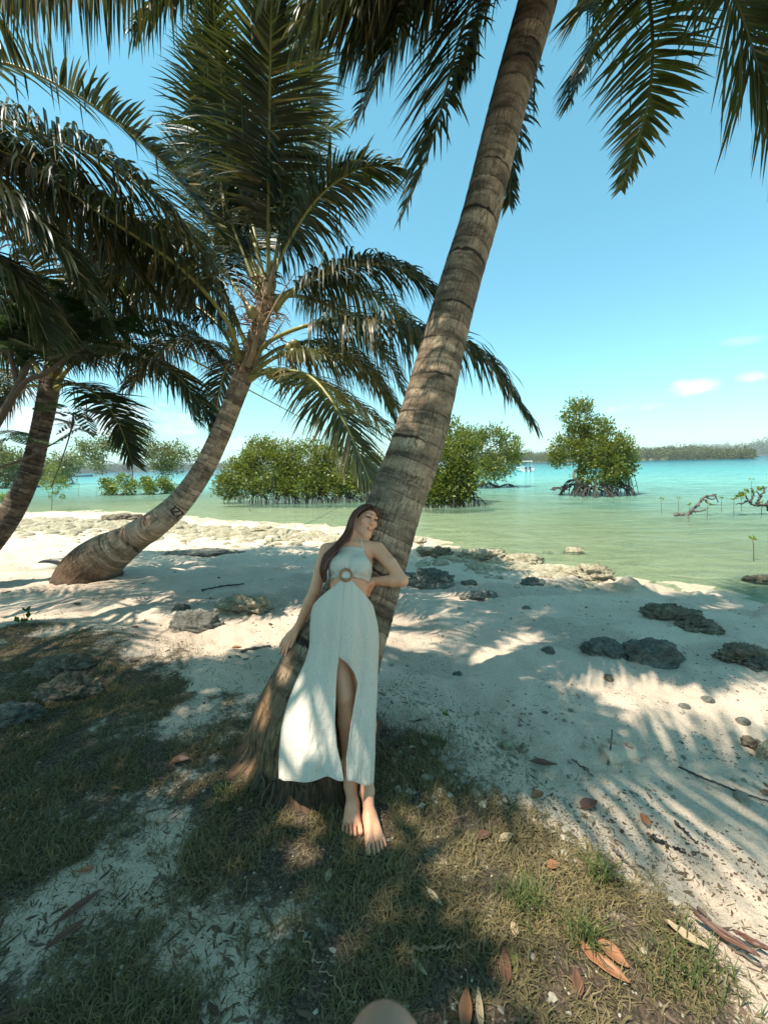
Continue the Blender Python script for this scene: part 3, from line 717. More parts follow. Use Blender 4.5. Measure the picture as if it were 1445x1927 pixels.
# --- palm at the left edge
p3 = empty('coconut_palm', ground_at(-50, 1062), 'dark ringed palm at the left edge, its crown half hidden by feathery foliage', 'palm tree', 'coconut palms')
d3 = 6.6
tr3, S3 = palm_trunk(p3, [(-110, 1100, 64, 6.3), (-55, 1055, 50, 6.4), (-8, 1005, 42, 6.5), (30, 950, 36, d3), (57, 890, 32, d3), (75, 820, 30, d3), (87, 765, 31, d3), (95, 720, 31, d3), (100, 690, 24, d3)], 'trunk_dark', ns=40, dv=.014, gap=(.05, .085), ridge=.06, fibh=.5, seed=19)
B_ = d3
F3 = [
 ([(104, 725, B_), (150, 680, 6.4), (240, 668, 6.1), (330, 705, 5.9), (405, 800, 5.8)], .80, .8, 110, .35),
 ([(104, 730, B_), (140, 722, 6.3), (180, 742, 6.0), (222, 795, 5.8), (250, 872, 5.7)], .62, .45, 95, .35),
 ([(102, 720, B_), (150, 640, 6.8), (250, 600, 7.0), (350, 620, 7.2), (425, 690, 7.3)], .85, .85, 110, .35),
 ([(90, 722, B_), (40, 665, 6.5), (-30, 650, 6.3), (-120, 700, 6.2)], .8, .8, 100, .35),
 ([(90, 730, B_), (50, 728, 6.5), (10, 770, 6.4), (-25, 850, 6.3)], .62, .5, 90, .35),
 ([(98, 715, B_), (90, 600, 6.4), (60, 500, 6.1), (0, 430, 5.8), (-80, 420, 5.5)], .85, .7, 110, .35),
 ([(100, 715, B_), (130, 590, 6.6), (200, 500, 6.6), (300, 480, 6.6), (380, 530, 6.6)], .85, .8, 110, .35),
 ([(100, 715, B_), (115, 600, 7.0), (150, 510, 7.3), (210, 460, 7.5), (290, 470, 7.6)], .8, .7, 100, .35),
 ([(95, 715, B_), (60, 610, 7.0), (0, 560, 7.3), (-80, 560, 7.5)], .8, .7, 100, .35),
 ([(104, 722, B_), (170, 655, 7.2), (260, 655, 7.7), (330, 710, 8.0), (370, 790, 8.1)], .8, .75, 100, .35),
 ([(92, 728, B_), (40, 700, 7.2), (-20, 740, 7.7), (-60, 820, 8.0)], .8, .75, 100, .35),
 ([(98, 718, B_), (85, 640, 6.0), (40, 590, 5.4), (-30, 590, 4.9)], .8, .8, 100, .35),
]
for i, (c, L, dr, n, tf) in enumerate(F3):
    frond_mesh(c, 'frond', p3, L, dr, n, .040, 300 + i, t0=.2, tipfade=tf, rr0=.03, lift=.4)

# --- palm standing outside the frame to the left, its fronds reaching in
b5 = np.array([-6.4, 2.6, 0.0]); b5[2] = float(G(b5[0], b5[1])[0]); c5 = np.array([-5.2, 3.9, 4.6])
p5 = empty('coconut_palm', b5, 'palm outside the left edge whose long arching gleaming fronds fill the upper left', 'palm tree', 'coconut palms')
def wtrunk(parent, pts, radii, mat, seed):
    a = Acc(); C = spline(np.array(pts), 90); R = np.interp(np.linspace(0, 1, 90), np.linspace(0, 1, len(radii)), radii)
    V, F = tube(C, R * (1 + .05 * (np.arange(90) % 3 == 0)), 20)
    n = len(V); uv = np.stack([np.arctan2(V[:, 1], V[:, 0]), V[:, 2]], 1)
    return mk('trunk', V, F, M[mat], parent, uv=uv, attrs={'ring': np.concatenate([np.repeat((np.arange(90) % 3 == 0) * .8, 20), [0, 0]]), 'fib': np.zeros(n), 'band': np.ones(n)})
wtrunk(p5, [b5 - [0, 0, .1], b5 + [.2, .3, 1.2], (b5 + c5) / 2 + [.1, .1, .5], c5], (.3, .2, .16, .14), 'trunk_tan', 1)
def wp(p): return tuple(p)
def fr5(parent, c, pts, seed, L=.85, dr=.6, n=105, w=.042, tf=.3, mat='palm_leaf', **k):
    frond_mesh([c] + [P(*q) if len(q) == 3 and q[2] < 40 and abs(q[0]) > 12 else np.array(q) for q in pts], 'frond', parent, L, dr, n, w, seed, t0=.22, tipfade=tf, world=True, mat=mat, **k)
fr5(p5, c5, [(-60, 120, 4.3), (120, 165, 4.4), (300, 300, 4.6), (424, 452, 4.7)], 501, .55, .35, 115, tf=.35, lift=.5)
fr5(p5, c5, [(-90, 215, 4.0), (90, 255, 4.0), (260, 345, 4.1), (400, 500, 4.2)], 502, .85, .85, 115, lift=.5)
fr5(p5, c5, [(-120, 330, 4.2), (40, 330, 4.4), (180, 420, 4.6), (290, 560, 4.8)], 503, .85, .85, 115, lift=.5)
fr5(p5, c5, [(-120, 420, 4.6), (0, 420, 5.0), (110, 500, 5.4), (180, 620, 5.6)], 504, .85, .85, 110, lift=.5)
fr5(p5, c5, [(-100, 260, 4.6), (60, 300, 4.8), (220, 400, 5.0), (350, 560, 5.2)], 506, .85, .85, 115, lift=.5)
fr5(p5, c5, [(-120, 380, 4.9), (20, 380, 5.4), (160, 470, 5.8), (260, 610, 6.0)], 507, .85, .85, 115, lift=.5)
fr5(p5, c5, [(-160, 300, 3.7), (-40, 340, 3.7), (80, 430, 3.8), (170, 560, 3.9)], 508, .8, .9, 115, lift=.5)
fr5(p5, c5, [(-150, 460, 3.9), (-40, 470, 3.9), (40, 540, 4.0), (90, 640, 4.0)], 505, .8, .85, 105, lift=.5)
for i, (dx, dy) in enumerate([(-1, .2), (-.6, -.8), (.1, -1), (-.7, .8)]):
    d = nrm([dx, dy, 0])
    frond_mesh([c5, c5 + d * 1.0 + [0, 0, .75], c5 + d * 2.2 + [0, 0, .8], c5 + d * 3.3 + [0, 0, 0]], 'frond', p5, .85, .7, 95, .042, 520 + i, world=True)

# --- palm standing behind the viewpoint on the left, fronds along the top edge
b4 = np.array([-3.6, -1.4, 0.0]); c4 = np.array([-2.9, .45, 6.0])
p4 = empty('coconut_palm', b4, 'palm overhead at the top left, only its dark hanging leaflet tips in the picture', 'palm tree', 'coconut palms')
wtrunk(p4, [b4 - [0, 0, .1], b4 + [.3, .5, 2.0], (b4 + c4) / 2 + [.1, .1, .8], c4], (.3, .2, .16, .14), 'trunk_grey', 2)
for i, c in enumerate([[(520, -360, 3.0), (380, -170, 3.1), (200, -60, 3.2), (40, -20, 3.3), (-60, 20, 3.35)],
                       [(330, -420, 2.6), (200, -220, 2.5), (60, -100, 2.6), (-90, -60, 2.7)],
                       [(560, -400, 3.4), (480, -220, 3.6), (380, -90, 3.7), (290, 10, 3.8), (250, 60, 3.8)]]):
    frond_mesh([c4] + [P(*q) for q in c], 'frond', p4, .72 if i < 2 else .55, .9, 150, .036, 400 + i, t0=.3, tipfade=.4, world=True, broken=.3, pet='rachis', rr0=.02)
for i, (ex, ey, ez) in enumerate([(1.5, .9, .2), (1.1, .35, .35), (1.0, 1.3, .1), (1.7, .5, -.1)]):  # unseen fronds added to shade the woman and the trunk foot
    e = np.array([ex, ey, 0]); frond_mesh([c4, c4 + e * .35 + [0, 0, .5], c4 + e * .75 + [0, 0, .5], c4 + e + [0, 0, ez]], 'frond', p4, .7, .6, 90, .045, 460 + i, world=True)  # added unseen frond
for i in range(15):
    th = i * 2.399; d = np.array([math.cos(th), math.sin(th), 0]); up = .9 if i % 3 else .3
    if 0.3 < th % 6.283 < 2.4: d = d * .55
    if d[0] > .2 and d[1] < .35 and i % 4: continue  # crown left open on this side to let sun onto the right foreground
    e = c4 + d * 3.5 + [0, 0, -.3 if i % 2 else .5]
    frond_mesh([c4, c4 + d * 1.1 + [0, 0, up], c4 + d * 2.3 + [0, 0, up], e], 'frond', p4, .85, .6, 100, .045, 420 + i, world=True)
# ------------------------------------------------------------------ mangroves
def leafcloud(acc, c, rad, n, size, seed, clump=None, outer=.55, gather=.16):
    """n rhombic leaves gathered in rosettes through the ellipsoid at c"""
    r = np.random.default_rng(seed)
    rad = np.asarray(rad, float)
    m_ = clump or max(6, n // 26)
    d = nrm(r.normal(0, 1, (m_, 3)))
    k = r.uniform(outer ** 3, 1, (m_, 1)) ** (1 / 3.0)
    lump = 1 + .28 * (fbm(d[:, 0] * 2 + seed, d[:, 2] * 2 + d[:, 1], seed) - .5)[:, None] * 2
    cc = d * k * rad * lump
    tone = np.clip(r.normal(.45, .2, m_), 0, 1)
    j = r.integers(0, m_, n)
    p = c + cc[j] + r.normal(0, gather, (n, 3)) * np.minimum(rad, 1.0).mean() ** .5
    o = nrm(p - c - cc[j] * .6 + np.array([0, 0, .08]))
    ax = nrm(r.normal(0, .8, (n, 3)) + o * .9 + [0, 0, .25])
    W = nrm(np.cross(ax, nrm(r.normal(0, .6, (n, 3)) + [0, 0, 1.0])))
    s = size * r.uniform(.7, 1.25, (n, 1))
    V = np.stack([p, p + ax * s * .45 + W * s * .24, p + ax * s, p + ax * s * .45 - W * s * .24], 1).reshape(-1, 3)
    F = np.arange(4 * n).reshape(n, 4)
    acc.add(V, F, np.repeat(np.clip(tone[j] + r.normal(0, .12, n), 0, 1), 4))

def water_at(px, py):
    return PZ(px, py, WZ)

def proproots(acc, base, n, spread, h, seed, rad=.03, arc=(0, 6.28)):
    r = np.random.default_rng(seed)
    for i in range(n):
        th = r.uniform(*arc); d = np.array([math.cos(th), math.sin(th), 0])
        s0 = r.uniform(0, .35) * spread; s1 = s0 + r.uniform(.25, .75) * spread
        z0 = h * r.uniform(.4, 1.0)
        p0 = base + d * s0 + [0, 0, z0]; p1 = base + d * (s0 * .4 + s1 * .6) + [0, 0, z0 * r.uniform(.6, .95)]; p2 = base + d * s1 + [r.normal(0, .1), r.normal(0, .1), -.25]
        q = spline([p0, p1, (p1 * .25 + p2 * .75) + d * .12 + [0, 0, .1], p2], 10)
        acc.add(*tube(q, np.linspace(rad * r.uniform(.7, 1.2), rad * .55, 10), 5), r.random())

def mangrove(name, label, cat, group, base, clumps, limbs, roots, seed, lsize=.17, leaf='mangrove_leaf', bark='mangrove_bark', outer=.5, gather=.17):
    """clumps: (px, py, rx px, ry px, depth offset, leaves); limbs: (list of (px,py,depth offset), r0, r1); roots: (px,py,n,spread,h,rad)"""
    b = water_at(*base); dep = float((b - CAM) @ FW)
    t = empty(name, b, label, cat, group)
    fs = max(1.0, dep / 24); lsize = lsize * fs; gather = gather * fs
    a = Acc()
    for i, (x, y, rx, ry, do, n) in enumerate(clumps):
        d = dep + do
        leafcloud(a, P(x, y, d), (rx * d / FPX, min(rx, ry * 1.5) * d / FPX * .9, ry * d / FPX), int(n * 1.35), lsize, seed * 50 + i, outer=outer, gather=gather)
    a.build('crown', M[leaf], t, smooth=False)
    a = Acc()
    for pts, r0, r1 in limbs:
        C = spline([P(x, y, dep + do) for x, y, do in pts], 6 * len(pts))
        a.add(*tube(C, np.linspace(r0, r1, len(C)), 6), RNG.random())
    if limbs: a.build('trunk', M[bark], t)
    a = Acc()
    for i, (x, y, n, sp, h, rd) in enumerate(roots):
        proproots(a, water_at(x, y) + [0, 0, -.05], n, sp, h, seed + i, rd)
    if roots: a.build('prop_roots', M['dark_root'], t)
    return t

G1 = 'mangroves standing in the shallow water'
mangrove('mangrove_bush', 'broad dense green mangrove thicket in the water between the 127 palm and the leaning woman', 'mangrove', G1, (555, 944),
   [(455, 900, 42, 36, 0, 2600), (510, 878, 62, 48, .4, 5200), (575, 880, 60, 50, .2, 5200), (640, 885, 58, 50, .6, 4600), (700, 892, 46, 44, .4, 3200), (490, 856, 34, 30, .8, 2000), (560, 905, 140, 26, -.8, 5000), (425, 915, 22, 22, -.2, 900), (600, 915, 110, 18, -1.2, 2600)],
   [([(520, 940, 0), (525, 900, 0), (510, 870, 0)], .06, .03), ([(600, 940, 0), (605, 900, 0), (590, 860, 0)], .06, .03), ([(660, 940, 0), (655, 900, 0), (670, 870, 0)], .06, .03)],
   [(440, 940, 26, .9, .8, .024), (490, 943, 34, 1.0, .9, .024), (545, 945, 34, 1.0, .9, .024), (600, 945, 34, 1.0, .9, .024), (650, 944, 30, 1.0, .9, .024), (700, 943, 22, .9, .8, .024)], 1)
mangrove('mangrove_bush', 'tall pale green mangrove just right of the leaning trunk, roots at the waterline', 'mangrove', G1, (850, 951),
   [(840, 880, 50, 56, 0, 4200), (868, 905, 34, 36, -.3, 2400), (820, 915, 36, 34, -.4, 1800), (850, 830, 34, 36, .4, 1700), (880, 850, 20, 26, .3, 700), (845, 925, 50, 18, -.6, 1500)],
   [([(845, 948, 0), (848, 900, 0), (846, 830, .2)], .08, .03)],
   [(815, 952, 18, .9, .8, .028), (850, 952, 30, 1.0, .9, .028), (885, 950, 18, .9, .7, .028)], 2)
mangrove('mangrove_tree', 'slim spreading mangrove tree with a crooked pale trunk, between the trunk and the white boat', 'mangrove', G1, (925, 918),
   [(930, 818, 34, 16, 0, 700), (955, 840, 24, 20, 0, 700), (905, 835, 24, 18, .3, 600), (945, 868, 32, 24, -.3, 1300), (915, 870, 30, 20, 0, 900), (900, 812, 22, 14, .4, 360), (925, 892, 30, 14, -.5, 700), (968, 858, 14, 14, 0, 300), (878, 826, 26, 18, .5, 500)],
   [([(898, 905, 0), (905, 860, 0), (912, 815, 0), (925, 800, 0)], .13, .03), ([(906, 855, 0), (935, 835, 0), (955, 830, 0)], .06, .02), ([(905, 880, 0), (935, 870, 0), (955, 865, 0)], .05, .02), ([(910, 840, 0), (890, 825, 0), (878, 820, 0)], .05, .02)],
   [(920, 918, 30, 1.3, .6, .04), (955, 917, 14, 1.0, .35, .04), (900, 914, 16, 1.0, .7, .035)], 3, lsize=.16, bark='pale_bark', outer=.2)
mangrove('mangrove_tree', 'lone round mangrove standing clear in open water right of the white boat', 'mangrove', G1, (1118, 932),
   [(1090, 785, 28, 28, 0, 1100), (1088, 762, 18, 14, 0, 420), (1120, 808, 30, 22, 0, 1100), (1062, 848, 30, 26, 0, 1300), (1110, 850, 36, 30, -.4, 2000), (1150, 850, 36, 34, -.3, 2400), (1172, 866, 26, 28, -.2, 1500), (1130, 885, 44, 26, -.6, 2200), (1090, 822, 26, 22, .2, 900), (1048, 865, 14, 14, 0, 380), (1165, 895, 24, 18, -.4, 900)],
   [([(1085, 925, 0), (1090, 880, 0), (1092, 820, 0), (1088, 770, 0)], .14, .03), ([(1092, 890, 0), (1120, 860, 0), (1150, 840, 0)], .08, .03), ([(1090, 870, 0), (1065, 850, 0)], .06, .02), ([(1100, 915, -.5), (1080, 900, -.5), (1083, 885, -.3), (1102, 892, -.2)], .09, .06)],
   [(1085, 931, 34, 1.3, 1.0, .038), (1120, 934, 40, 1.5, 1.1, .036), (1155, 932, 30, 1.3, 1.2, .03), (1050, 922, 12, 1.0, .35, .05), (1172, 930, 22, .9, 1.5, .022)], 4, outer=.35)
mangrove('mangrove_tree', 'flat-topped mangrove tree with a thin forked trunk, in front of the blue strait at left', 'mangrove', G1, (262, 915),
   [(230, 818, 36, 12, .5, 620), (262, 822, 26, 14, .4, 560), (180, 842, 34, 13, .3, 700), (165, 862, 24, 12, .4, 460), (190, 872, 18, 14, .2, 360), (210, 838, 20, 10, .3, 280), (250, 842, 26, 10, .2, 360), (160, 838, 16, 10, .2, 220)],
   [([(249, 915, 0), (250, 870, 0), (250, 845, 0), (240, 822, .2)], .12, .04), ([(248, 895, 0), (222, 874, 0), (196, 866, 0), (178, 848, .2)], .06, .025), ([(250, 848, 0), (266, 832, 0), (275, 822, .2)], .05, .02), ([(222, 874, 0), (190, 876, .1)], .03, .015)],
   [(250, 916, 24, 1.2, .5, .03), (215, 917, 14, .8, .35, .03)], 5, lsize=.15, leaf='mangrove_leaf_olive', outer=.15)
mangrove('mangrove_tree', 'leaning round-crowned mangrove between the forked tree and the trunk marked 127', 'mangrove', G1, (300, 914),
   [(302, 860, 30, 24, 0, 1300), (325, 868, 20, 18, 0, 600), (286, 846, 16, 12, 0, 300), (335, 848, 26, 14, 1.5, 460), (370, 862, 24, 12, 2.0, 380), (318, 884, 18, 10, 0, 280)],
   [([(288, 912, 0), (296, 898, 0), (304, 888, 0), (303, 865, 0)], .08, .03), ([(299, 896, 0), (299, 912, 0)], .03, .03)],
   [(295, 914, 22, 1.2, .4, .03)], 6, lsize=.15, leaf='mangrove_leaf_olive', outer=.25)
for i, (x, y, s, lb) in enumerate([(205, 932, 15, 'small leafy mangrove sapling, first of the row standing under the forked tree'), (238, 932, 21, 'largest bright mangrove sapling in the row under the forked tree'), (280, 931, 17, 'bright mangrove sapling right of the largest one, under the leaning crown'), (312, 929, 15, 'last bright mangrove sapling of the row, nearest the trunk marked 127')]):
    mangrove('mangrove_sapling', lb, 'mangrove', 'row of mangrove saplings', (x, y), [(x, y - s * 1.0, s * .8, s * .7, 0, 420), (x + s * .4, y - s * .6, s * .6, s * .5, -.1, 200), (x - s * .3, y - s * 1.6, s * .4, s * .35, 0, 110)], [([(x, y, 0), (x, y - s, 0), (x + 1, y - s * 1.6, 0)], .03, .012)], [(x, y, 16, .9, .3, .026)], 20 + i, lsize=.16, leaf='sapling_leaf', outer=.1)
mangrove('mangrove_tree', 'small dark-rooted mangrove beside the distant dark boat, right of the left-edge palm', 'mangrove', G1, (138, 912),
   [(128, 872, 22, 20, 0, 800), (112, 884, 20, 18, .5, 500), (140, 866, 14, 12, 0, 260)], [([(139, 910, 0), (132, 893, 0), (128, 875, 0)], .10, .03)], [(138, 912, 16, 1.1, .4, .04)], 8, lsize=.15, leaf='mangrove_leaf_olive', outer=.3)
mangrove('mangrove_bush', 'dark mangrove thicket crossing the left edge of the picture', 'mangrove', G1, (15, 919),
   [(-20, 868, 40, 40, 0, 2200), (25, 880, 34, 34, .3, 1800), (60, 890, 30, 26, 1.5, 1200), (5, 905, 50, 14, -.5, 1000), (-60, 880, 40, 40, 0, 1600)],
   [([(10, 918, 0), (12, 890, 0), (5, 865, 0)], .08, .03)], [(-20, 919, 26, 1.3, .8, .03), (30, 919, 26, 1.3, .8, .03), (65, 917, 16, 1.0, .6, .03)], 9, leaf='mangrove_leaf_olive')
mangrove('mangrove_bush', 'far mangrove thicket seen between the left-edge palm and the small dark-rooted tree', 'mangrove', G1, (88, 908),
   [(85, 885, 34, 18, 1, 1500), (110, 890, 24, 14, 2, 800)], [], [(80, 909, 22, 1.5, .7, .03), (105, 908, 18, 1.5, .7, .03)], 10, leaf='mangrove_leaf_olive')
mangrove('mangrove_sapling', 'young bright green mangrove rooted among the shore rubble at left, taller than nearby seedlings', 'mangrove', G1, (98, 958),
   [(100, 895, 17, 16, 0, 300), (112, 915, 15, 13, 0, 230), (88, 912, 13, 11, 0, 170), (104, 935, 15, 9, 0, 120), (103, 880, 11, 9, 0, 110), (122, 905, 10, 9, 0, 90)],
   [([(98, 960, 0), (99, 930, 0), (101, 885, 0)], .02, .008), ([(98, 945, 0), (110, 925, 0), (114, 912, 0)], .01, .005), ([(98, 940, 0), (90, 925, 0), (87, 912, 0)], .01, .005)], [], 11, lsize=.11, leaf='sapling_leaf', outer=.1, gather=.10)
mangrove('mangrove_sapling', 'low yellow green mangrove sapling in the water behind the left-edge trunk', 'mangrove', G1, (10, 945),
   [(14, 934, 18, 8, 0, 260), (0, 938, 14, 7, 0, 160)], [([(10, 947, 0), (12, 935, 0)], .015, .008)], [], 12, lsize=.12, leaf='sapling_leaf', outer=.1)
# seedlings: a bare stem with a tuft
def seedling(px, py, top, label, lean=0, n=9, s=.10):
    b = water_at(px, py) if py < 1090 else ground_at(px, py); d = float((b - CAM) @ FW)
    t = empty('mangrove_seedling', b, label, 'seedling', 'mangrove seedlings in the shallows')
    q = spline([b - [0, 0, .15], P(px + lean * .3, (py + top) / 2, d), P(px + lean, top, d)], 8)
    a = Acc(); a.add(*tube(q, np.linspace(.012, .007, 8), 5)); a.build('stem', M['twig'], t)
    a = Acc(); leafcloud(a, P(px + lean, top, d), (.05, .05, .04), n, s, int(px), clump=2, gather=.02); a.build('leaves', M['sapling_leaf'], t, smooth=False)
for x, y, tp, ln, lb in [(1244, 962, 940, 0, 'lone leafy seedling in open water left of the fallen dead branch'), (1276, 960, 938, 0, 'seedling standing just left of the top of the fallen dead branch'), (1357, 962, 938, -1, 'seedling standing just right of the fallen dead branch'), (1330, 972, 950, 1, 'short seedling close to the fallen branch on its right'),
                         (1394, 962, 930, 0, 'broad-tufted seedling touching the left side of the live twisted shrub'), (1413, 945, 903, 0, 'tall thin seedling behind the live twisted shrub'), (1380, 968, 940, 0, 'thin seedling in front of the broad-tufted one'), (1418, 1044, 1014, -3, 'leaning seedling alone in the nearest shallows at right'), (1295, 975, 952, 2, 'bare thin seedling before the fallen branch'), (1432, 968, 945, 1, 'seedling nearest the right edge of the picture'),
                         (148, 935, 914, 1, 'seedling at left beside the row of saplings'), (183, 936, 919, 0, 'forked seedling just left of the sapling row'), (352, 930, 912, 0, 'seedling left of the trunk marked 127, past the sapling row'), (597, 952, 920, -1, 'seedling in front of the broad mangrove thicket'), (470, 958, 938, 0, 'tiny seedling in front of the left end of the broad thicket')]:
    seedling(x, y, tp, lb, ln)

# dead wood in the water
def deadwood(name, label, cat, base, limbs, mat='driftwood', tufts=()):
    b = water_at(*base); d = float((b - CAM) @ FW)
    t = empty(name, b, label, cat)
    a = Acc()
    for pts, r0, r1 in limbs:
        C = spline([P(x, y, d + (q[0] if q else 0)) for x, y, *q in pts], 7 * len(pts))
        C = C + np.random.default_rng(int(pts[0][0])).normal(0, r0 * .45, C.shape)
        a.add(*tube(C, np.linspace(r0, r1, len(C)), 7), RNG.random())
    a.build('branch', M[mat], t)
    if tufts:
        a = Acc()
        for i, (x, y, n) in enumerate(tufts): leafcloud(a, P(x, y, d), (.22, .2, .09), n, .14, 70 + i, clump=6, gather=.06)
        a.build('leaves', M['sapling_leaf'], t, smooth=False)
    return t
deadwood('dead_branch', 'fallen grey dead branch lying in the shallows at right, rising to a forked tip', 'driftwood', (1300, 970),
   [([(1270, 966), (1290, 969), (1312, 950), (1325, 935), (1348, 931)], .065, .025), ([(1322, 938), (1335, 948), (1348, 950)], .035, .012), ([(1325, 935), (1340, 940), (1347, 935)], .03, .015), ([(1300, 962), (1320, 962), (1332, 955)], .035, .012), ([(1345, 932), (1350, 945)], .025, .015)])
deadwood('twisted_shrub', 'twisted dark mangrove shrub with two leafy tufts at the right edge, rising from the water', 'mangrove', (1412, 970),
   [([(1440, 950), (1420, 952), (1405, 940), (1398, 925)], .045, .018), ([(1422, 952), (1430, 935), (1440, 918)], .05, .02), ([(1410, 945), (1418, 930), (1412, 918)], .04, .015), ([(1440, 950), (1450, 940), (1460, 925)], .05, .02), ([(1405, 942), (1395, 948), (1384, 948)], .03, .012), ([(1430, 935), (1422, 922)], .025, .012), ([(1442, 950), (1450, 965), (1455, 975)], .05, .05)], 'dark_root', [(1395, 935, 40), (1440, 922, 30), (1412, 925, 16)])

# ------------------------------------------------------------------ boats
def loft(secs, closed=False):
    n = len(secs[0]); V = np.concatenate(secs); i = np.arange(len(secs) - 1)[:, None] * n; j = np.arange(n if closed else n - 1)[None]; k = (j + 1) % n
    return V, np.stack([i + j, i + k, i + n + k, i + n + j], -1).reshape(-1, 4)
def boat(name, label, base, heading, Lh, Bw, hull_mat, canopy, engines, dz=0.0, canopy_mat='white_paint'):
    b = water_at(*base); t = empty(name, b, label, 'boat')
    f = nrm([math.cos(heading), math.sin(heading), 0]); s = np.array([f[1], -f[0], 0]); u = np.array([0, 0, 1.0])
    W = lambda x, y, z: b + f * x + s * y + u * z
    secs = []
    for x in np.linspace(-.5, .5, 13):
        k = 1 - max(0, (x - .05) / .46) ** 2.2; bw = Bw / 2 * max(k, .03); fb = .62 + .35 * max(0, x) ** 1.5 * 2
        secs.append(np.array([W(x * Lh, y * bw, z) for y, z in [(-.92, fb), (-1, fb), (-.96, .35), (-.75, .05), (-.3, -.18), (0, -.28), (.3, -.18), (.75, .05), (.96, .35), (1, fb), (.92, fb), (.86, .3), (.4, .2), (-.4, .2), (-.86, .3)]]))
    a = Acc(); a.add(*loft(secs, True))
    n = 15; V = secs[0]; a.add(np.vstack([V, V.mean(0)]), np.array([[i, (i + 1) % n, n] for i in range(n)]))
    a.build('hull', M[hull_mat], t, smooth=False)
    def bxm(cx, cy, cz, lx, ly, lz, nm, mat, par=t):
        import bmesh
        bm = bmesh.new(); bmesh.ops.create_cube(bm, size=1); bmesh.ops.bevel(bm, geom=bm.edges[:], offset=.08, segments=2, affect='EDGES')
        Vv = np.array([W(cx + v.co.x * lx, cy + v.co.y * ly, cz + v.co.z * lz) for v in bm.verts]); fs = {}
        for fc in bm.faces: fs.setdefault(len(fc.verts), []).append([v.index for v in fc.verts])
        bm.free(); return mk(nm, Vv, [np.array(v) for v in fs.values()], M[mat], par, smooth=False)
    if canopy:
        bxm(-.05 * Lh, 0, 2.05, Lh * canopy, Bw * .95, .12, 'canopy', canopy_mat)
        for sx in (-1, 1):
            for sy in (-1, 1):
                x = -.05 * Lh + sx * Lh * canopy * .42
                a = Acc(); a.add(*tube(spline([W(x, sy * Bw * .42, .5), W(x, sy * Bw * .43, 2.02)], 4), .035, 6)); a.build('post', M['white_paint'], t)
        bxm(.12 * Lh, 0, .75, Lh * .1, Bw * .35, .75, 'console', 'white_paint')
    for y in engines:
        e = bxm(-.5 * Lh - .18, y, .72, .42, .34, .42, 'outboard_motor', 'dark_paint')
        bxm(-.5 * Lh - .2, y, .2, .2, .14, .75, 'drive_leg', 'dark_paint', e)
    return t
boat('motor_boat', 'white motor boat with flat canopy and two black outboards, seen from the stern', (985, 887), math.radians(84), 6.5, 2.6, 'white_paint', .55, (-.42, .42))
boat('motor_boat', 'long dark low boat lying side on beneath the far shore at left', (155, 897), math.radians(8), 9.5, 1.9, 'boat_side', .0, ())

# ------------------------------------------------------------------ far shores
def island(name, px0, px1, dist, hpx, seed, hname, flabel, leaf_c1, leaf_c2, tree, depthk=.25, n=None, prof=None):
    """a low wooded shore: a terrain strip and the wood on it"""
    r = np.random.default_rng(seed)
    xs = np.linspace(px0, px1, 120); d0 = np.stack([nrm(ray(x, 868))[:2] / np.linalg.norm(ray(x, 868)[:2]) for x in xs])
    rows = []; tops = []
    for q, hk in [(1.0, -.5), (1.003, .3), (1.06, .55), (1.14, 1.0), (1.25, .9), (1.4, -.6)]:
        h = hpx * dist / FPX * (.35 + .65 * fbm(np.linspace(0, 5, 120) + seed, np.full(120, q * 3), seed)) * (prof(np.linspace(0, 1, 120)) if prof else 1)
        z = WZ + np.where(hk < 0, -2, h * hk * .62)
        rows.append(np.column_stack([d0 * dist * q * (1 + .03 * (fbm(np.linspace(0, 9, 120), np.full(120, 1.0), seed + 4) - .5))[:, None], z]))
    V, F = loft(rows)
    o = mk(hname, V, F, M['rock_brown'] if 0 else M['hill_soil']); tag(o, kind='structure')
    a = Acc(); S = np.stack(rows)
    n = n or 900
    for i in range(n):
        k = r.uniform(0, 119); q = r.uniform(0.6, 3.6); k0 = int(k); q0 = int(q)
        p = S[q0, k0] * (1 - (q - q0)) + S[min(q0 + 1, 5), k0] * (q - q0); p = p + (S[q0, min(k0 + 1, 119)] - S[q0, k0]) * (k - k0)
        s = tree * r.uniform(.55, 1.3) * (1.5 if r.random() < .06 else 1)
        leafcloud(a, p + [0, 0, s * .45], (s * .62, s * .62, s * .5), 84, s * .17, seed * 1000 + i, clump=16, gather=s * .11)
    o = a.build('distant_forest', leafmat('far_leaf', leaf_c1, leaf_c2, .7, .15, None, .1, .02), None, smooth=False)
    tag(o, flabel, 'forest', kind='stuff')
M['hill_soil'] = simple('hill_soil', (.13, .13, .07), .95, .4, .05)
island('right', 872, 1412, 420, 22, 41, 'wooded_hill', 'low wooded island across the water at right, brown and green crowns', (.065, .08, .032), (.15, .155, .07), 4.6, n=1900, prof=lambda u: np.clip(1.0 - 1.0 * sst(.72, 1.0, u), .12, 1))
island('far right', 1290, 1700, 1700, 21, 43, 'far_hill', 'blue hazy wooded ridge beyond the island at the right edge', (.07, .085, .04), (.13, .14, .06), 16.0, n=900)
island('left', 60, 480, 1200, 9, 47, 'far_hill', 'hazy wooded ridge across the strait at left', (.07, .085, .04), (.13, .14, .06), 11.0, n=1300)
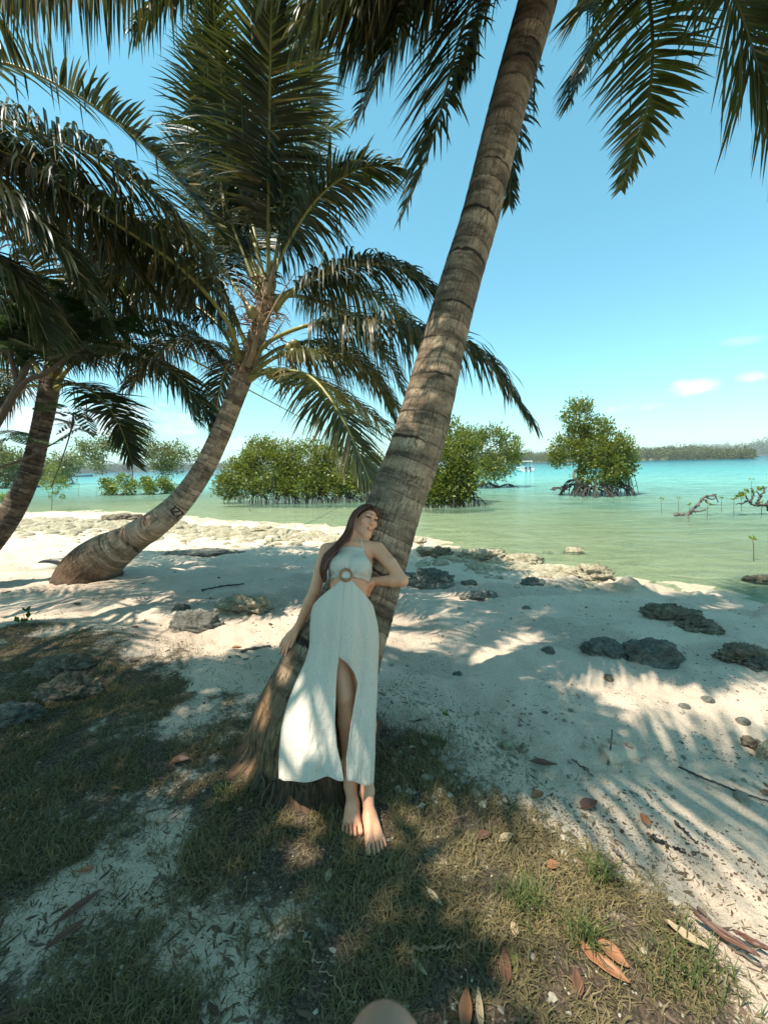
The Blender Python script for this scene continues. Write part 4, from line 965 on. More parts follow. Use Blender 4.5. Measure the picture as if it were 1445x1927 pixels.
# ------------------------------------------------------------------ the woman
class Field:
    def __init__(s, lo, hi, h, fine=None):
        s.lo = np.array(lo, float); s.ax = []
        for k in range(3):                       # the grid is finer round the head
            if fine is None: s.ax.append(lo[k] + np.arange(int(np.ceil((hi[k] - lo[k]) / h)) + 1) * h); continue
            f0, f1, hf_ = fine[0][k], min(fine[1][k], hi[k]), fine[2]; x = [lo[k]]
            while x[-1] < hi[k]: x.append(x[-1] + (hf_ if f0 <= x[-1] < f1 else h))
            s.ax.append(np.array(x))
        s.n = np.array([len(x) for x in s.ax])
        s.D = np.full(tuple(s.n), 0.5, np.float32)
    def box(s, lo, hi):
        a = np.array([max(np.searchsorted(s.ax[k], lo[k]) - 1, 0) for k in range(3)]); b = np.array([min(np.searchsorted(s.ax[k], hi[k]) + 1, s.n[k]) for k in range(3)])
        a = np.minimum(a, b - 1)
        g = [s.ax[k][a[k]:b[k]] for k in range(3)]
        return tuple(slice(a[k], b[k]) for k in range(3)), np.stack(np.meshgrid(*g, indexing='ij'), -1).astype(np.float32)
    def put(s, sl, d, k, sub=False):
        A = s.D[sl]
        if sub:
            d = -d; h = np.maximum(k - np.abs(A - d), 0) / k
            s.D[sl] = np.maximum(A, d) + h * h * k * .25
        else:
            h = np.maximum(k - np.abs(A - d), 0) / k
            s.D[sl] = np.minimum(A, d) - h * h * k * .25
    def cone(s, a, b, r1, r2, k=.02, sub=False):
        a = np.array(a, float); b = np.array(b, float); R = max(r1, r2) + k + .012
        sl, p = s.box(np.minimum(a, b) - R, np.maximum(a, b) + R)
        ab = b - a; t = np.clip(((p - a) @ ab) / (ab @ ab), 0, 1)
        s.put(sl, np.linalg.norm(p - a - t[..., None] * ab, axis=-1) - (r1 + (r2 - r1) * t), k, sub)
    def chain(s, pts, rs, k=.012):
        for i in range(len(pts) - 1): s.cone(pts[i], pts[i + 1], rs[i], rs[i + 1], k)
    def ell(s, c, rad, fr, k=.02, sub=False):
        c = np.array(c, float); rad = np.array(rad, float); R = rad.max() + k + .012
        sl, p = s.box(c - R, c + R)
        q = (p - c) @ np.array(fr, np.float32).T
        k0 = np.linalg.norm(q / rad, axis=-1); k1 = np.linalg.norm(q / rad ** 2, axis=-1) + 1e-6
        s.put(sl, k0 * (k0 - 1) / k1, k, sub)
def surface_nets(D, ax):
    S = D < 0
    n = np.array(D.shape) - 1
    cnt = np.zeros(tuple(n), np.int8)
    cs = [(i, j, k) for i in (0, 1) for j in (0, 1) for k in (0, 1)]
    for i, j, k in cs: cnt += S[i:n[0] + i, j:n[1] + j, k:n[2] + k]
    idx = np.argwhere((cnt > 0) & (cnt < 8))
    vals = np.stack([D[idx[:, 0] + i, idx[:, 1] + j, idx[:, 2] + k] for i, j, k in cs], 1)
    P_ = np.zeros((len(idx), 3)); c_ = np.zeros(len(idx))
    C = np.array(cs, float)
    for a in range(8):
        for b in range(a + 1, 8):
            if np.abs(C[a] - C[b]).sum() != 1: continue
            va, vb = vals[:, a], vals[:, b]; mm = (va < 0) != (vb < 0)
            t = np.where(mm, va / (va - vb + 1e-12), 0)
            P_ += mm[:, None] * (C[a] + (C[b] - C[a]) * t[:, None]); c_ += mm
    P_ = P_ / c_[:, None]; V = np.stack([ax[k][idx[:, k]] + P_[:, k] * (ax[k][idx[:, k] + 1] - ax[k][idx[:, k]]) for k in range(3)], 1)
    I = np.full(tuple(n), -1, np.int32); I[tuple(idx.T)] = np.arange(len(idx))
    Fs = []
    for ax in range(3):
        o = [slice(1, -1)] * 3; o[ax] = slice(0, n[ax]); o2 = [slice(1, -1)] * 3; o2[ax] = slice(1, n[ax] + 1)
        A, B = S[tuple(o)], S[tuple(o2)]
        e = np.argwhere(A != B); st = A[tuple(e.T)]
        for k in range(3):
            if k != ax: e[:, k] += 1
        u, v = [(1, 2), (2, 0), (0, 1)][ax]
        def cell(du, dv):
            q = e.copy(); q[:, u] -= du; q[:, v] -= dv; return I[tuple(q.T)]
        f = np.stack([cell(1, 1), cell(0, 1), cell(0, 0), cell(1, 0)], 1)
        f[~st] = f[~st][:, ::-1]
        Fs.append(f)
    F = np.concatenate(Fs); F = F[(F >= 0).all(1)]
    return V, F
def smooth_mesh(V, F, it=2, lam=.5):
    e = np.concatenate([F[:, [0, 1]], F[:, [1, 2]], F[:, [2, 3]], F[:, [3, 0]]]); 
    for _ in range(it):
        A = np.zeros_like(V); c = np.bincount(e[:, 0], minlength=len(V)) + np.bincount(e[:, 1], minlength=len(V))
        for k in range(3): A[:, k] = np.bincount(e[:, 0], V[e[:, 1], k], len(V)) + np.bincount(e[:, 1], V[e[:, 0], k], len(V))
        V = V * (1 - lam) + lam * A / c[:, None]
    return V

J = P
Pv, Nb = J(651, 1165, 2.26), J(664, 1026, 2.48)
shR, shL = J(616, 1036, 2.45), J(710, 1034, 2.46)
tu = nrm(Nb - Pv); ts = nrm(shL - shR); ts = nrm(ts - tu * (ts @ tu)); tf = np.cross(ts, tu)
TF = np.array([ts, tf, tu])
hc = J(687.5, 981, 2.56)
hu = nrm(np.array([.27, .33, .9])); hf = np.array([.52, -.78, .17]); hf = nrm(hf - hu * (hf @ hu)); hl = np.cross(hu, hf)
HF = np.array([hl, hf, hu]); hs = .92
def hp(l, f, u): return hc + (hl * l + hf * f + hu * u) * hs
hipR, hipL = J(627, 1172, 2.25), J(677, 1172, 2.25)
knR, knL = J(651, 1310, 2.09), J(689, 1316, 2.12)
anR, anL = J(660, 1473, 2.03), J(691, 1486, 1.99)
TP = lambda l, f, u: Pv + ts * l + tf * f + tu * u

def torso(B):
    B.ell(TP(0, 0, .02), (.142, .098, .11), TF, .05)
    for q in (-1, 1):
        B.ell(TP(.066 * q, -.045, -.01), (.082, .082, .09), TF, .04)
    B.ell(TP(0, 0, .15), (.104, .078, .12), TF, .06)
    B.ell(TP(0, -.005, .27), (.118, .088, .13), TF, .05)
    B.ell(TP(0, -.005, .35), (.128, .076, .085), TF, .04)
    for q in (-1, 1):
        B.ell(TP(.060 * q, .062, .292), (.058, .048, .058), TF, .035)
    B.cone(shR, Nb - tu * .02, .040, .046, .03); B.cone(shL, Nb - tu * .02, .040, .046, .03)
    B.cone(Nb + tu * .035 - tf * .02, (shR * .6 + Nb * .4) + tu * .01, .034, .032, .03); B.cone(Nb + tu * .035 - tf * .02, (shL * .6 + Nb * .4) + tu * .01, .034, .032, .03)

HB = .004
lo = np.array([-.72, 1.52, -.012]); hi = np.array([.20, 2.72, 1.49])
Bd = Field(lo, hi, HB, (hc - .125, hc + .125, .0017))
torso(Bd)
# clavicles and neck
for q, sh in ((-1, shR), (1, shL)):
    Bd.cone(Nb + tf * .042 + ts * .015 * q - tu * .008, sh + tf * .022 + tu * .010, .008, .009, .014)
nb2 = hp(0, -.030, -.065)
Bd.cone(Nb - tu * .01 - tf * .01, nb2, .047, .043, .022)
for q in (-1, 1): Bd.cone(Nb + tf * .036 + ts * .012 * q, hp(.055 * q, -.02, -.04), .009, .012, .016)
# head and face
Bd.ell(hp(0, -.018, .028), (.073 * hs, .094 * hs, .090 * hs), HF, .02)
Bd.ell(hp(0, .022, -.035), (.0525 * hs, .064 * hs, .082 * hs), HF, .03)
Bd.cone(hp(-.048, .0, -.058), hp(-.012, .066, -.100), .017, .017, .025); Bd.cone(hp(.048, .0, -.058), hp(.012, .066, -.100), .017, .017, .025)
Bd.ell(hp(0, .072, -.104), (.018, .015, .015), HF, .02)
for q in (-1, 1):
    Bd.cone(hp(.012 * q, .084, .034), hp(.042 * q, .070, .034), .010, .008, .014)
    Bd.ell(hp(.042 * q, .058, -.014), (.019, .016, .018), HF, .022)
    Bd.ell(hp(.031 * q, .095, .013), (.0155, .013, .0095), HF, .010, sub=True)
    Bd.ell(hp(.031 * q, .072, .013), (.0135, .0135, .0125), HF, .003)
    Bd.cone(hp(.017 * q, .0865, .0205), hp(.046 * q, .0765, .0190), .0042, .0036, .004); Bd.cone(hp(.018 * q, .0845, .0045), hp(.044 * q, .0765, .0055), .0036, .0034, .005)
    Bd.ell(hp(.073 * q, -.012, -.004), (.009, .018, .030), HF, .008)
Bd.cone(hp(0, .086, .024), hp(0, .1045, -.020), .0058, .0088, .012)
for q in (-1, 1): Bd.ell(hp(.0105 * q, .095, -.025), (.0062, .009, .0062), HF, .006)
Bd.ell(hp(0, .0785, -.062), (.028, .014, .020), HF, .012)
Bd.ell(hp(-.005, .0915, -.0562), (.0115, .0055, .0048), HF, .005); Bd.ell(hp(.005, .0915, -.0562), (.0115, .0055, .0048), HF, .005)
Bd.ell(hp(0, .0905, -.0660), (.0140, .0062, .0058), HF, .005)
Bd.cone(hp(-.024, .088, -.0605), hp(.024, .088, -.0605), .0016, .0016, .004, sub=True)

# right arm, hand spread on the trunk
elR, wrR = J(592, 1113, 2.41), J(562, 1177, 2.45)
armR = [shR, shR * .55 + elR * .45 + np.array([-.004, -.006, 0]), elR, elR * .68 + wrR * .32, wrR]
Bd.cone(shR, armR[1], .044, .038, .02); Bd.cone(armR[1], elR, .038, .032, .01); Bd.cone(elR, armR[3], .034, .034, .01); Bd.cone(armR[3], wrR, .034, .0215, .01)
def hand(B, wr, kn, tips, thumb, w=.019, fr=(.0088, .0072)):
    """kn: knuckle points index to little; tips: fingertip points; thumb: (root, joint, tip)"""
    for k, r_ in zip(kn, (.0135, .0135, .0128, .0115)):
        B.cone(wr, k, w * .95, r_, .012)
    up = nrm(np.cross(kn[3] - kn[0], kn[1] - wr)); up = up if up @ nrm(CAM - wr) > 0 else -up
    for i, (k, tp) in enumerate(zip(kn, tips)):
        d = tp - k
        m1 = k + d * .45 + up * .006; m2 = k + d * .75 + up * .004
        B.chain([k, m1, m2, tp], [fr[0] * 1.08, fr[0], fr[0] * .92, fr[1]], .004)
    B.chain([thumb[0], thumb[1], thumb[2]], [.0145, .0105, .0082], .008)
hand(Bd, J(560, 1181, 2.45), [J(550, 1201, 2.455), J(546, 1200, 2.465), J(543, 1198, 2.475), J(541, 1195, 2.485)],
     [J(537.5, 1233, 2.44), J(531.5, 1231, 2.455), J(527.5, 1226, 2.47), J(527, 1216, 2.485)], [J(559, 1188, 2.44), J(554, 1203, 2.425), J(547.5, 1218, 2.42)])
# left arm, hand on the back of the waist
elL, wrL = J(757, 1093, 2.31), J(705, 1093, 2.38)
mL = shL * .5 + elL * .5 + np.array([.006, -.008, .006])
Bd.cone(shL, mL, .045, .039, .02); Bd.cone(mL, elL, .039, .033, .01); Bd.cone(elL, elL * .66 + wrL * .34, .034, .035, .01); Bd.cone(elL * .66 + wrL * .34, wrL, .035, .0225, .01)
hand(Bd, J(702, 1094, 2.38), [J(690, 1101, 2.36), J(691, 1105, 2.375), J(693, 1109, 2.39), J(695, 1112, 2.40)],
     [J(677, 1113, 2.40), J(680, 1120, 2.41), J(684, 1124, 2.42), J(688, 1126, 2.43)], [J(698, 1096, 2.36), J(692, 1100, 2.335), J(686.5, 1108, 2.32)])
# legs
def leg(B, hip, kn, an, q):
    m = hip * .5 + kn * .5; m = m + np.array([0, -.012, 0])
    B.cone(hip, m, .083, .068, .03); B.cone(m, kn, .068, .050, .012); B.ell(kn + np.array([0, -.012, 0]), (.038, .036, .046), np.eye(3), .02)
    c1 = kn * .68 + an * .32 + np.array([0, .014, 0])
    B.cone(kn, c1, .048, .050, .012); B.cone(c1, kn * .2 + an * .8, .050, .033, .012); B.cone(kn * .2 + an * .8, an, .033, .030, .012)
leg(Bd, hipR, knR, anR, -1); leg(Bd, hipL, knL, anL, 1)
def foot(B, an, toe, med):
    """toe: tip of the second toe on the ground; med: +1 if the big toe is toward +x"""
    d = toe - an; d[2] = 0; L_ = np.linalg.norm(d); d = d / L_; s = np.array([d[1], -d[0], 0]); s = s if s[0] * med > 0 else -s
    g = lambda f, l, z: np.array([an[0], an[1], 0]) + d * f + s * l + np.array([0, 0, z])
    heel = g(-.030, 0, .030)
    B.cone(an, heel, .030, .028, .015)
    B.ell(g(.005, .026, .075), (.010, .010, .010), np.eye(3), .014); B.ell(g(.0, -.026, .070), (.010, .010, .010), np.eye(3), .014)
    lb = L_ - .048
    B.cone(an + d * .01, g(lb * .55, .008, .052), .030, .026, .02)
    B.cone(g(lb * .55, .010, .050), g(lb, .022, .022), .026, .019, .02); B.cone(g(lb * .5, -.006, .04), g(lb - .012, -.030, .018), .025, .016, .02)
    B.cone(heel, g(lb - .02, -.015, .016), .026, .016, .02)
    for i, (l, ln, r_) in enumerate([(.029, .052, .0125), (.0075, .056, .0090), (-.0105, .049, .0084), (-.027, .040, .0080), (-.042, .028, .0076)]):
        b0 = g(lb - .006 - .004 * i, l, .017 - .001 * i); tp = g(lb + ln - .004, l * 1.12, r_ * .95)
        B.chain([b0, b0 * .45 + tp * .55 + np.array([0, 0, .005]), tp], [r_ * .98, r_ * .9, r_ * .96], .0025)
foot(Bd, anR, PZ(665, 1567, .015), 1); foot(Bd, anL, PZ(707, 1601, .015), -1)

V, F = surface_nets(Bd.D, Bd.ax); V = smooth_mesh(V, F, 1, .35)
# painted skin colour: lips, brows, lashes, nails, a little blush
col = np.tile(np.array([.74, .34, .19]), (len(V), 1))
q = (V - hc) @ HF.T / hs
def paint(d, c, w0, w1, amt=1.0):
    global col
    k = (sst(w1, w0, d) * amt)[:, None]; col = col * (1 - k) + np.array(c) * k
seg = lambda a, b: np.linalg.norm(q - a - np.clip(((q - a) @ (np.array(b) - a)) / ((np.array(b) - a) @ (np.array(b) - a)), 0, 1)[:, None] * (np.array(b) - a), axis=1)
for s_ in (-1, 1):
    paint(seg(np.array([.014 * s_, .094, .036]), [.030 * s_, .090, .043]), (.05, .024, .014), .0026, .0056, .85)
    paint(seg(np.array([.030 * s_, .090, .043]), [.052 * s_, .074, .037]), (.05, .024, .014), .0022, .0050, .85)
    paint(seg(np.array([.018 * s_, .088, .018]), [.047 * s_, .078, .018]), (.03, .016, .012), .0030, .0065, .95)
    paint(np.linalg.norm((q - [.032 * s_, .085, .014]) / [1.6, 1, .8], axis=1), (.10, .05, .035), .007, .016, .75)
    paint(np.linalg.norm(q - [.046 * s_, .062, -.022], axis=1), (.52, .24, .17), .006, .03, .5)
    paint(np.linalg.norm(q - [.0085 * s_, .101, -.031], axis=1), (.12, .05, .035), .002, .005, .8)  # shade of the nostrils painted into the skin
lipd = np.minimum(seg(np.array([-.018, .090, -.0575]), [.018, .090, -.0575]), seg(np.array([-.011, .093, -.0650]), [.011, .093, -.0650]))
paint(lipd, (.42, .12, .10), .0058, .0085, .85)
paint(seg(np.array([-.024, .094, -.0605]), [.024, .094, -.0605]), (.12, .03, .03), .0012, .0032, .85)  # shade of the lip parting painted as a dark line
woman = empty('person', PZ(675, 1520, 0), 'barefoot woman in a long white dress leaning back against the palm trunk', 'person')
woman.location.z = 0
body = mk('body', V, F, M['skin'], woman, attrs={'tint': col})
# eyes
for s_ in (-1, 1):
    Ve, Fe = ICO[3]; ctr = hp(.031 * s_, .0745, .0125)
    a = nrm((hf * .9 + hl * .38 + hu * .12))
    Vw = Ve @ HF * .0128 * hs + ctr
    mi = ((Ve[Fe].mean(1) @ HF) @ a > .70).astype(int)
    mk('eye', Vw, Fe, [M['eye_white'], M['iris']], woman, mi=mi)

# bodice: a shell that follows the torso
lo2 = TP(0, 0, .30) - .26; Bt = Field(lo2, TP(0, 0, .30) + .26, .004); torso(Bt)
sl, pp = Bt.box(lo2, TP(0, 0, .30) + .26)
qq = (pp - Pv) @ TF.T.astype(np.float32)
ringc = J(651, 1082, 2.178); rq = TF @ (ringc - Pv)
an_ = np.arctan2(qq[..., 2] - rq[2], qq[..., 0] - rq[0]); rd_ = np.hypot(qq[..., 2] - rq[2], qq[..., 0] - rq[0])
fold = .0065 * np.sin(an_ * 17 + 3 * np.sin(an_ * 3)) * np.exp(-((rd_ - .04) / .06) ** 2) + .0035 * np.sin(qq[..., 2] * 210 + 9 * qq[..., 0]) * np.exp(-((qq[..., 2] - .215) / .035) ** 2) * (np.abs(qq[..., 0]) > .04)
top_w = np.interp(qq[..., 2], [.18, .24, .28, .34, .385, .42], [.2, .2, .145, .100, .078, .070])
bot = .212 + .16 * np.maximum(.045 - np.abs(qq[..., 0]), 0)
reg = np.maximum.reduce([np.abs(qq[..., 0]) * 1.0 - np.where(qq[..., 1] > -.03, top_w, .2), (qq[..., 2] - .416), bot - qq[..., 2], np.where(qq[..., 1] < 0, qq[..., 2] - .30, -1.0)])
Dd = np.maximum(Bt.D - .0075 - fold, reg)
Vb, Fb = surface_nets(Dd.astype(np.float32), Bt.ax); Vb = smooth_mesh(Vb, Fb, 2, .4)
uvb = np.stack([(Vb - Pv) @ ts, (Vb - Pv) @ tu], 1)
dress = mk('dress', Vb, Fb, M['dress'], woman, uv=uvb, attrs={'lace': np.full(len(Vb), .12)})
a = Acc()
for s_ in (-1, 1):
    p0 = TP(.070 * s_, .055, .384); p1 = Nb + tu * .028 + ts * .050 * s_ + tf * .036; p2_ = Nb + tu * .075 + ts * .035 * s_ - tf * .035
    a.add(*tube(spline([p0, p1, p2_], 10), .0036, 6))
a.build('strap', M['dress_plain'], dress) if 'dress_plain' in M else None

# skirt: an open wrap with a slit over the right leg
LV = np.array([[1080, 620, 684, 2.275, .080], [1100, 609, 692, 2.262, .094], [1122, 597, 697, 2.25, .112], [1145, 586.5, 703, 2.238, .128], [1178, 583.5, 711, 2.215, .138], [1215, 583, 713, 2.185, .130], [1245, 575, 712, 2.16, .122], [1285, 556, 711, 2.125, .115], [1330, 540, 709.5, 2.09, .118], [1370, 529.5, 708.5, 2.06, .125], [1420, 525, 707.5, 2.02, .130], [1470, 524, 705, 1.985, .135]])
nv, nu = 150, 360
py = np.linspace(1080, 1470, nv)
lev = lambda k: np.interp(py, LV[:, 0], LV[:, k])
xl, xr, dc, rdp = [np.convolve(np.pad(lev(k), 4, mode='edge'), np.ones(9) / 9, 'valid') for k in (1, 2, 3, 4)]
sl_ = np.interp(py, [1080, 1236, 1262, 1300, 1361, 1405, 1449, 1470], [648, 637.6, 633.5, 631.5, 630, 634, 644, 647])
sr_ = np.interp(py, [1080, 1236, 1248, 1266, 1287, 1341, 1427, 1470], [648, 637.6, 654, 668, 674, 665, 653, 655])
xc, hw = (xl + xr) / 2, (xr - xl) / 2
phl = np.arcsin(np.clip((sl_ - xc) / hw, -1, 1)); phr = np.arcsin(np.clip((sr_ - xc) / hw, -1, 1))
u = np.linspace(0, 1, nu)
ph = phr[:, None] + (phl + 2 * np.pi - phr)[:, None] * u[None]
g = np.clip((py - 1130) / 330, 0, 1)[:, None]
fr_ = np.cos(ph)
fold = (.9 * np.sin(ph * 4 + .7 + 2.2 * g) + .7 * np.sin(ph * 7 + 2.1 - 3 * g) + .45 * np.sin(ph * 12 + 4 + 2.5 * g) + 1.3 * (fbm(ph * 5 + 2 * g, py[:, None] / 46, 3, 3) - .5) + 1.1 * (fbm(ph * 9 - 3 * g, py[:, None] / 26 + ph * 2, 8, 3) - .5)) * (.0045 + .0115 * g)
fold = fold * np.where(np.minimum(u, 1 - u)[None] < .03, np.minimum(u, 1 - u)[None] / .03, 1) ** .5
px = xc[:, None] + (hw[:, None] - 2.0 * g) * np.sin(ph) * (1 + 0 * fold) + fold * np.sin(ph) * 90
dz = dc[:, None] - rdp[:, None] * np.sign(fr_) * np.abs(fr_) ** .8 - fold * np.cos(ph)
# the top edge dips from the ring down to the hips; the hem is uneven
topy = 1088 + 52 * np.clip((np.abs(np.angle(np.exp(1j * ph))) - .22) / 1.25, 0, 1) ** .9
hem = -10 * np.exp(-((px - 618) / 16) ** 2) + 6 * np.exp(-((px - 690) / 18) ** 2) - 3 * np.sin((px - 530) / 9.0) * .5 - 6 * np.exp(-((px - 525) / 7) ** 2)
w_ = np.linspace(0, 1, nv)[:, None]
PYy = np.maximum(py[:, None], topy) + hem * w_ ** 8
PYy = np.where(py[:, None] < topy, topy + (py[:, None] - 1080) * .002, PYy)
rvec = FW + (px[..., None] - CX) / FPX * RT - (PYy[..., None] - CY) / FPX * UP
# where the top edge was lowered, follow the body width at that height
lx = lambda k: np.interp(PYy, LV[:, 0], LV[:, k])
hw2 = (lx(2) - lx(1)) / 2; xc2 = (lx(2) + lx(1)) / 2
k_ = (py[:, None] < topy)
px = np.where(k_, xc2 + hw2 * np.sin(ph), px); dz = np.where(k_, lx(3) - lx(4) * np.sign(fr_) * np.abs(fr_) ** .8, dz)
rvec = FW + (px[..., None] - CX) / FPX * RT - (PYy[..., None] - CY) / FPX * UP
Vs = CAM + rvec * dz[..., None]
uvs = np.stack([ph * .16, (PYy - 1080) / 330.0], -1)
lace = sst(1140, 1200, PYy) * .75 + .25 * np.ones_like(PYy)
rowsv = Vs.reshape(-1, 3)
Fsk = gridF(nv, nu, False)
keep = ~(k_[:-1, :-1] & k_[1:, :-1] & k_[:-1, 1:] & k_[1:, 1:]).ravel()
sk = mk('skirt', rowsv, Fsk[keep], M['dress'], dress, uv=uvs.reshape(-1, 2), attrs={'lace': lace.ravel()})
so_ = sk.modifiers.new('thickness', 'SOLIDIFY'); so_.thickness = .003; so_.offset = 0
# hems as fine rolled edges
a = Acc()
a.add(*tube(Vs[-1, ::2], .0020, 5)); a.add(*tube(Vs[60:, 0], .0019, 5)); a.add(*tube(Vs[60:, -1], .0019, 5))
for sgn in (1, -1): pass
a.build('rolled_hem', M['dress_plain'], sk)
# ring at the waist
nrmr = nrm(tf + (CAM - ringc) / np.linalg.norm(CAM - ringc) * .6); e1 = nrm(np.cross(nrmr, tu)); e2 = np.cross(nrmr, e1)
aa = np.linspace(0, 2 * np.pi, 40, endpoint=False); bb = np.linspace(0, 2 * np.pi, 10, endpoint=False)
R_ = .031; ctr = ringc
Vr = (ctr + (e1 * np.cos(aa)[:, None] + e2 * np.sin(aa)[:, None])[:, None] * (R_ + .0072 * np.cos(bb))[None, :, None] + nrmr * (.006 * np.sin(bb))[None, :, None]).reshape(-1, 3)
i = np.arange(40)[:, None] * 10; i2 = (np.arange(40)[:, None] + 1) % 40 * 10; j = np.arange(10)[None]; j2 = (j + 1) % 10
mk('ring_buckle', Vr, np.stack([i + j, i2 + j, i2 + j2, i + j2], -1).reshape(-1, 4), M['wood_ring'], dress)
Vd, Fd = ICO[3]
mk('gathered_knot', Vd @ np.array([e1 * .031, e2 * .029, nrmr * .009]) + ctr - nrmr * .020, Fd, M['dress_plain'], dress)

# hair
rh = np.random.default_rng(77)
Hh = Field(hc - .16, hc + .16, .004)
Hh.ell(hp(0, -.022, .030), (.080 * hs, .100 * hs, .096 * hs), HF, .01)
Hh.ell(hp(0, -.055, -.02), (.070 * hs, .062 * hs, .085 * hs), HF, .03)
sl, pp = Hh.box(hc - .16, hc + .16); qh = (pp - hc) @ HF.T.astype(np.float32) / hs
cut = (.80 * qh[..., 1] - .60 * qh[..., 2] - .012 - .10 * np.maximum(qh[..., 2] - .07, 0)) * hs
stx = .0022 * np.sin(np.arctan2(qh[..., 0], qh[..., 2]) * 46 + 3 * qh[..., 1] * 30)
Dh = np.maximum(Hh.D - stx, cut)
Vh, Fh = surface_nets(Dh.astype(np.float32), Hh.ax); Vh = smooth_mesh(Vh, Fh, 2, .4)
hair = mk('hair', Vh, Fh, M['hair'], woman, attrs={'rnd': np.clip(.35 + rh.normal(0, .1, len(Vh)), 0, 1)})
a = Acc()
outer = np.array([(692, 951, 2.53), (668, 960, 2.51), (657, 978, 2.50), (648, 1003, 2.46), (628, 1027, 2.40), (609, 1046, 2.365), (602, 1075, 2.35), (610, 1096, 2.34)])
inner = np.array([(693, 953, 2.50), (676, 964, 2.48), (666, 982, 2.48), (661, 1004, 2.45), (646, 1024, 2.375), (626, 1044, 2.325), (615, 1068, 2.315), (613, 1092, 2.32)])
for i in range(230):
    k = rh.random() ** .9; c = outer * (1 - k) + inner * k
    c = c + np.stack([rh.normal(0, 1.1, 8), rh.normal(0, 1.0, 8), rh.normal(0, .012, 8)], 1) * np.linspace(.25, 1, 8)[:, None]
    c[:, 2] += .035 * (rh.random() - .3) * np.linspace(.3, 1, 8)
    e = rh.integers(6, 9) if rh.random() < .4 else 8
    C = spline([P(*z) for z in c[:e]], 22)
    a.add(*tube(C, np.interp(np.linspace(0, 1, 22), [0, .2, .8, 1], [.0024, .0034, .0028, .0006]), 4, caps=False), np.clip(.25 + .75 * rh.random() * np.linspace(.4, 1.1, 22).repeat(4), 0, 1))
o2 = np.array([(697, 951, 2.55), (711, 957, 2.60), (718, 972, 2.63), (717, 992, 2.63), (711, 1010, 2.60), (703, 1022, 2.56)])
i2_ = np.array([(698, 952, 2.52), (707, 960, 2.56), (712, 975, 2.59), (710, 994, 2.59), (702, 1010, 2.575), (690, 1020, 2.55)])
for i in range(120):
    k = rh.random(); c = o2 * (1 - k) + i2_ * k
    c = c + np.stack([rh.normal(0, 1.0, 6), rh.normal(0, 1.0, 6), rh.normal(0, .012, 6)], 1) * np.linspace(.2, 1, 6)[:, None]
    C = spline([P(*z) for z in c], 16)
    a.add(*tube(C, np.interp(np.linspace(0, 1, 16), [0, .3, .8, 1], [.003, .0042, .0036, .001]), 4, caps=False), .12 + .35 * rh.random())
a.build('long_locks', M['hair'], hair)
a = Acc(); e0 = hp(-.080, -.006, -.034)
a.add(*tube(spline([P(661.5, 984, 2.50), P(660, 995, 2.485), P(655, 1001, 2.47), P(648, 1003, 2.46)], 14), np.linspace(.0016, .0012, 14), 5))
Ve, Fe = ICO[2]; a.add(Ve * .0045 + P(661.5, 983, 2.50), Fe)
a.build('earring', M['silver'], woman)

# fingertip of the person holding the camera, at the lower edge of the lens
ft = P(722, 1966, .062); fb = P(730, 2190, .078)
finger = empty('finger', P(728, 2000, .066), 'blurred fingertip poking up at the bottom edge of the picture', 'finger')
Ff = Field(np.minimum(ft, fb) - .02, np.maximum(ft, fb) + .02, .0008)
dv_ = fb - ft; t0_ = ft + nrm(dv_) * .0070
Ff.cone(t0_, t0_ + dv_ * .45, .0068, .0078, .004); Ff.cone(t0_ + dv_ * .45, fb, .0078, .0085, .004)
Vf, Ffc = surface_nets(Ff.D, Ff.ax)
fo = mk('fingertip', Vf, Ffc, M['skin'], finger, attrs={'tint': np.tile([.38, .20, .135], (len(Vf), 1))})
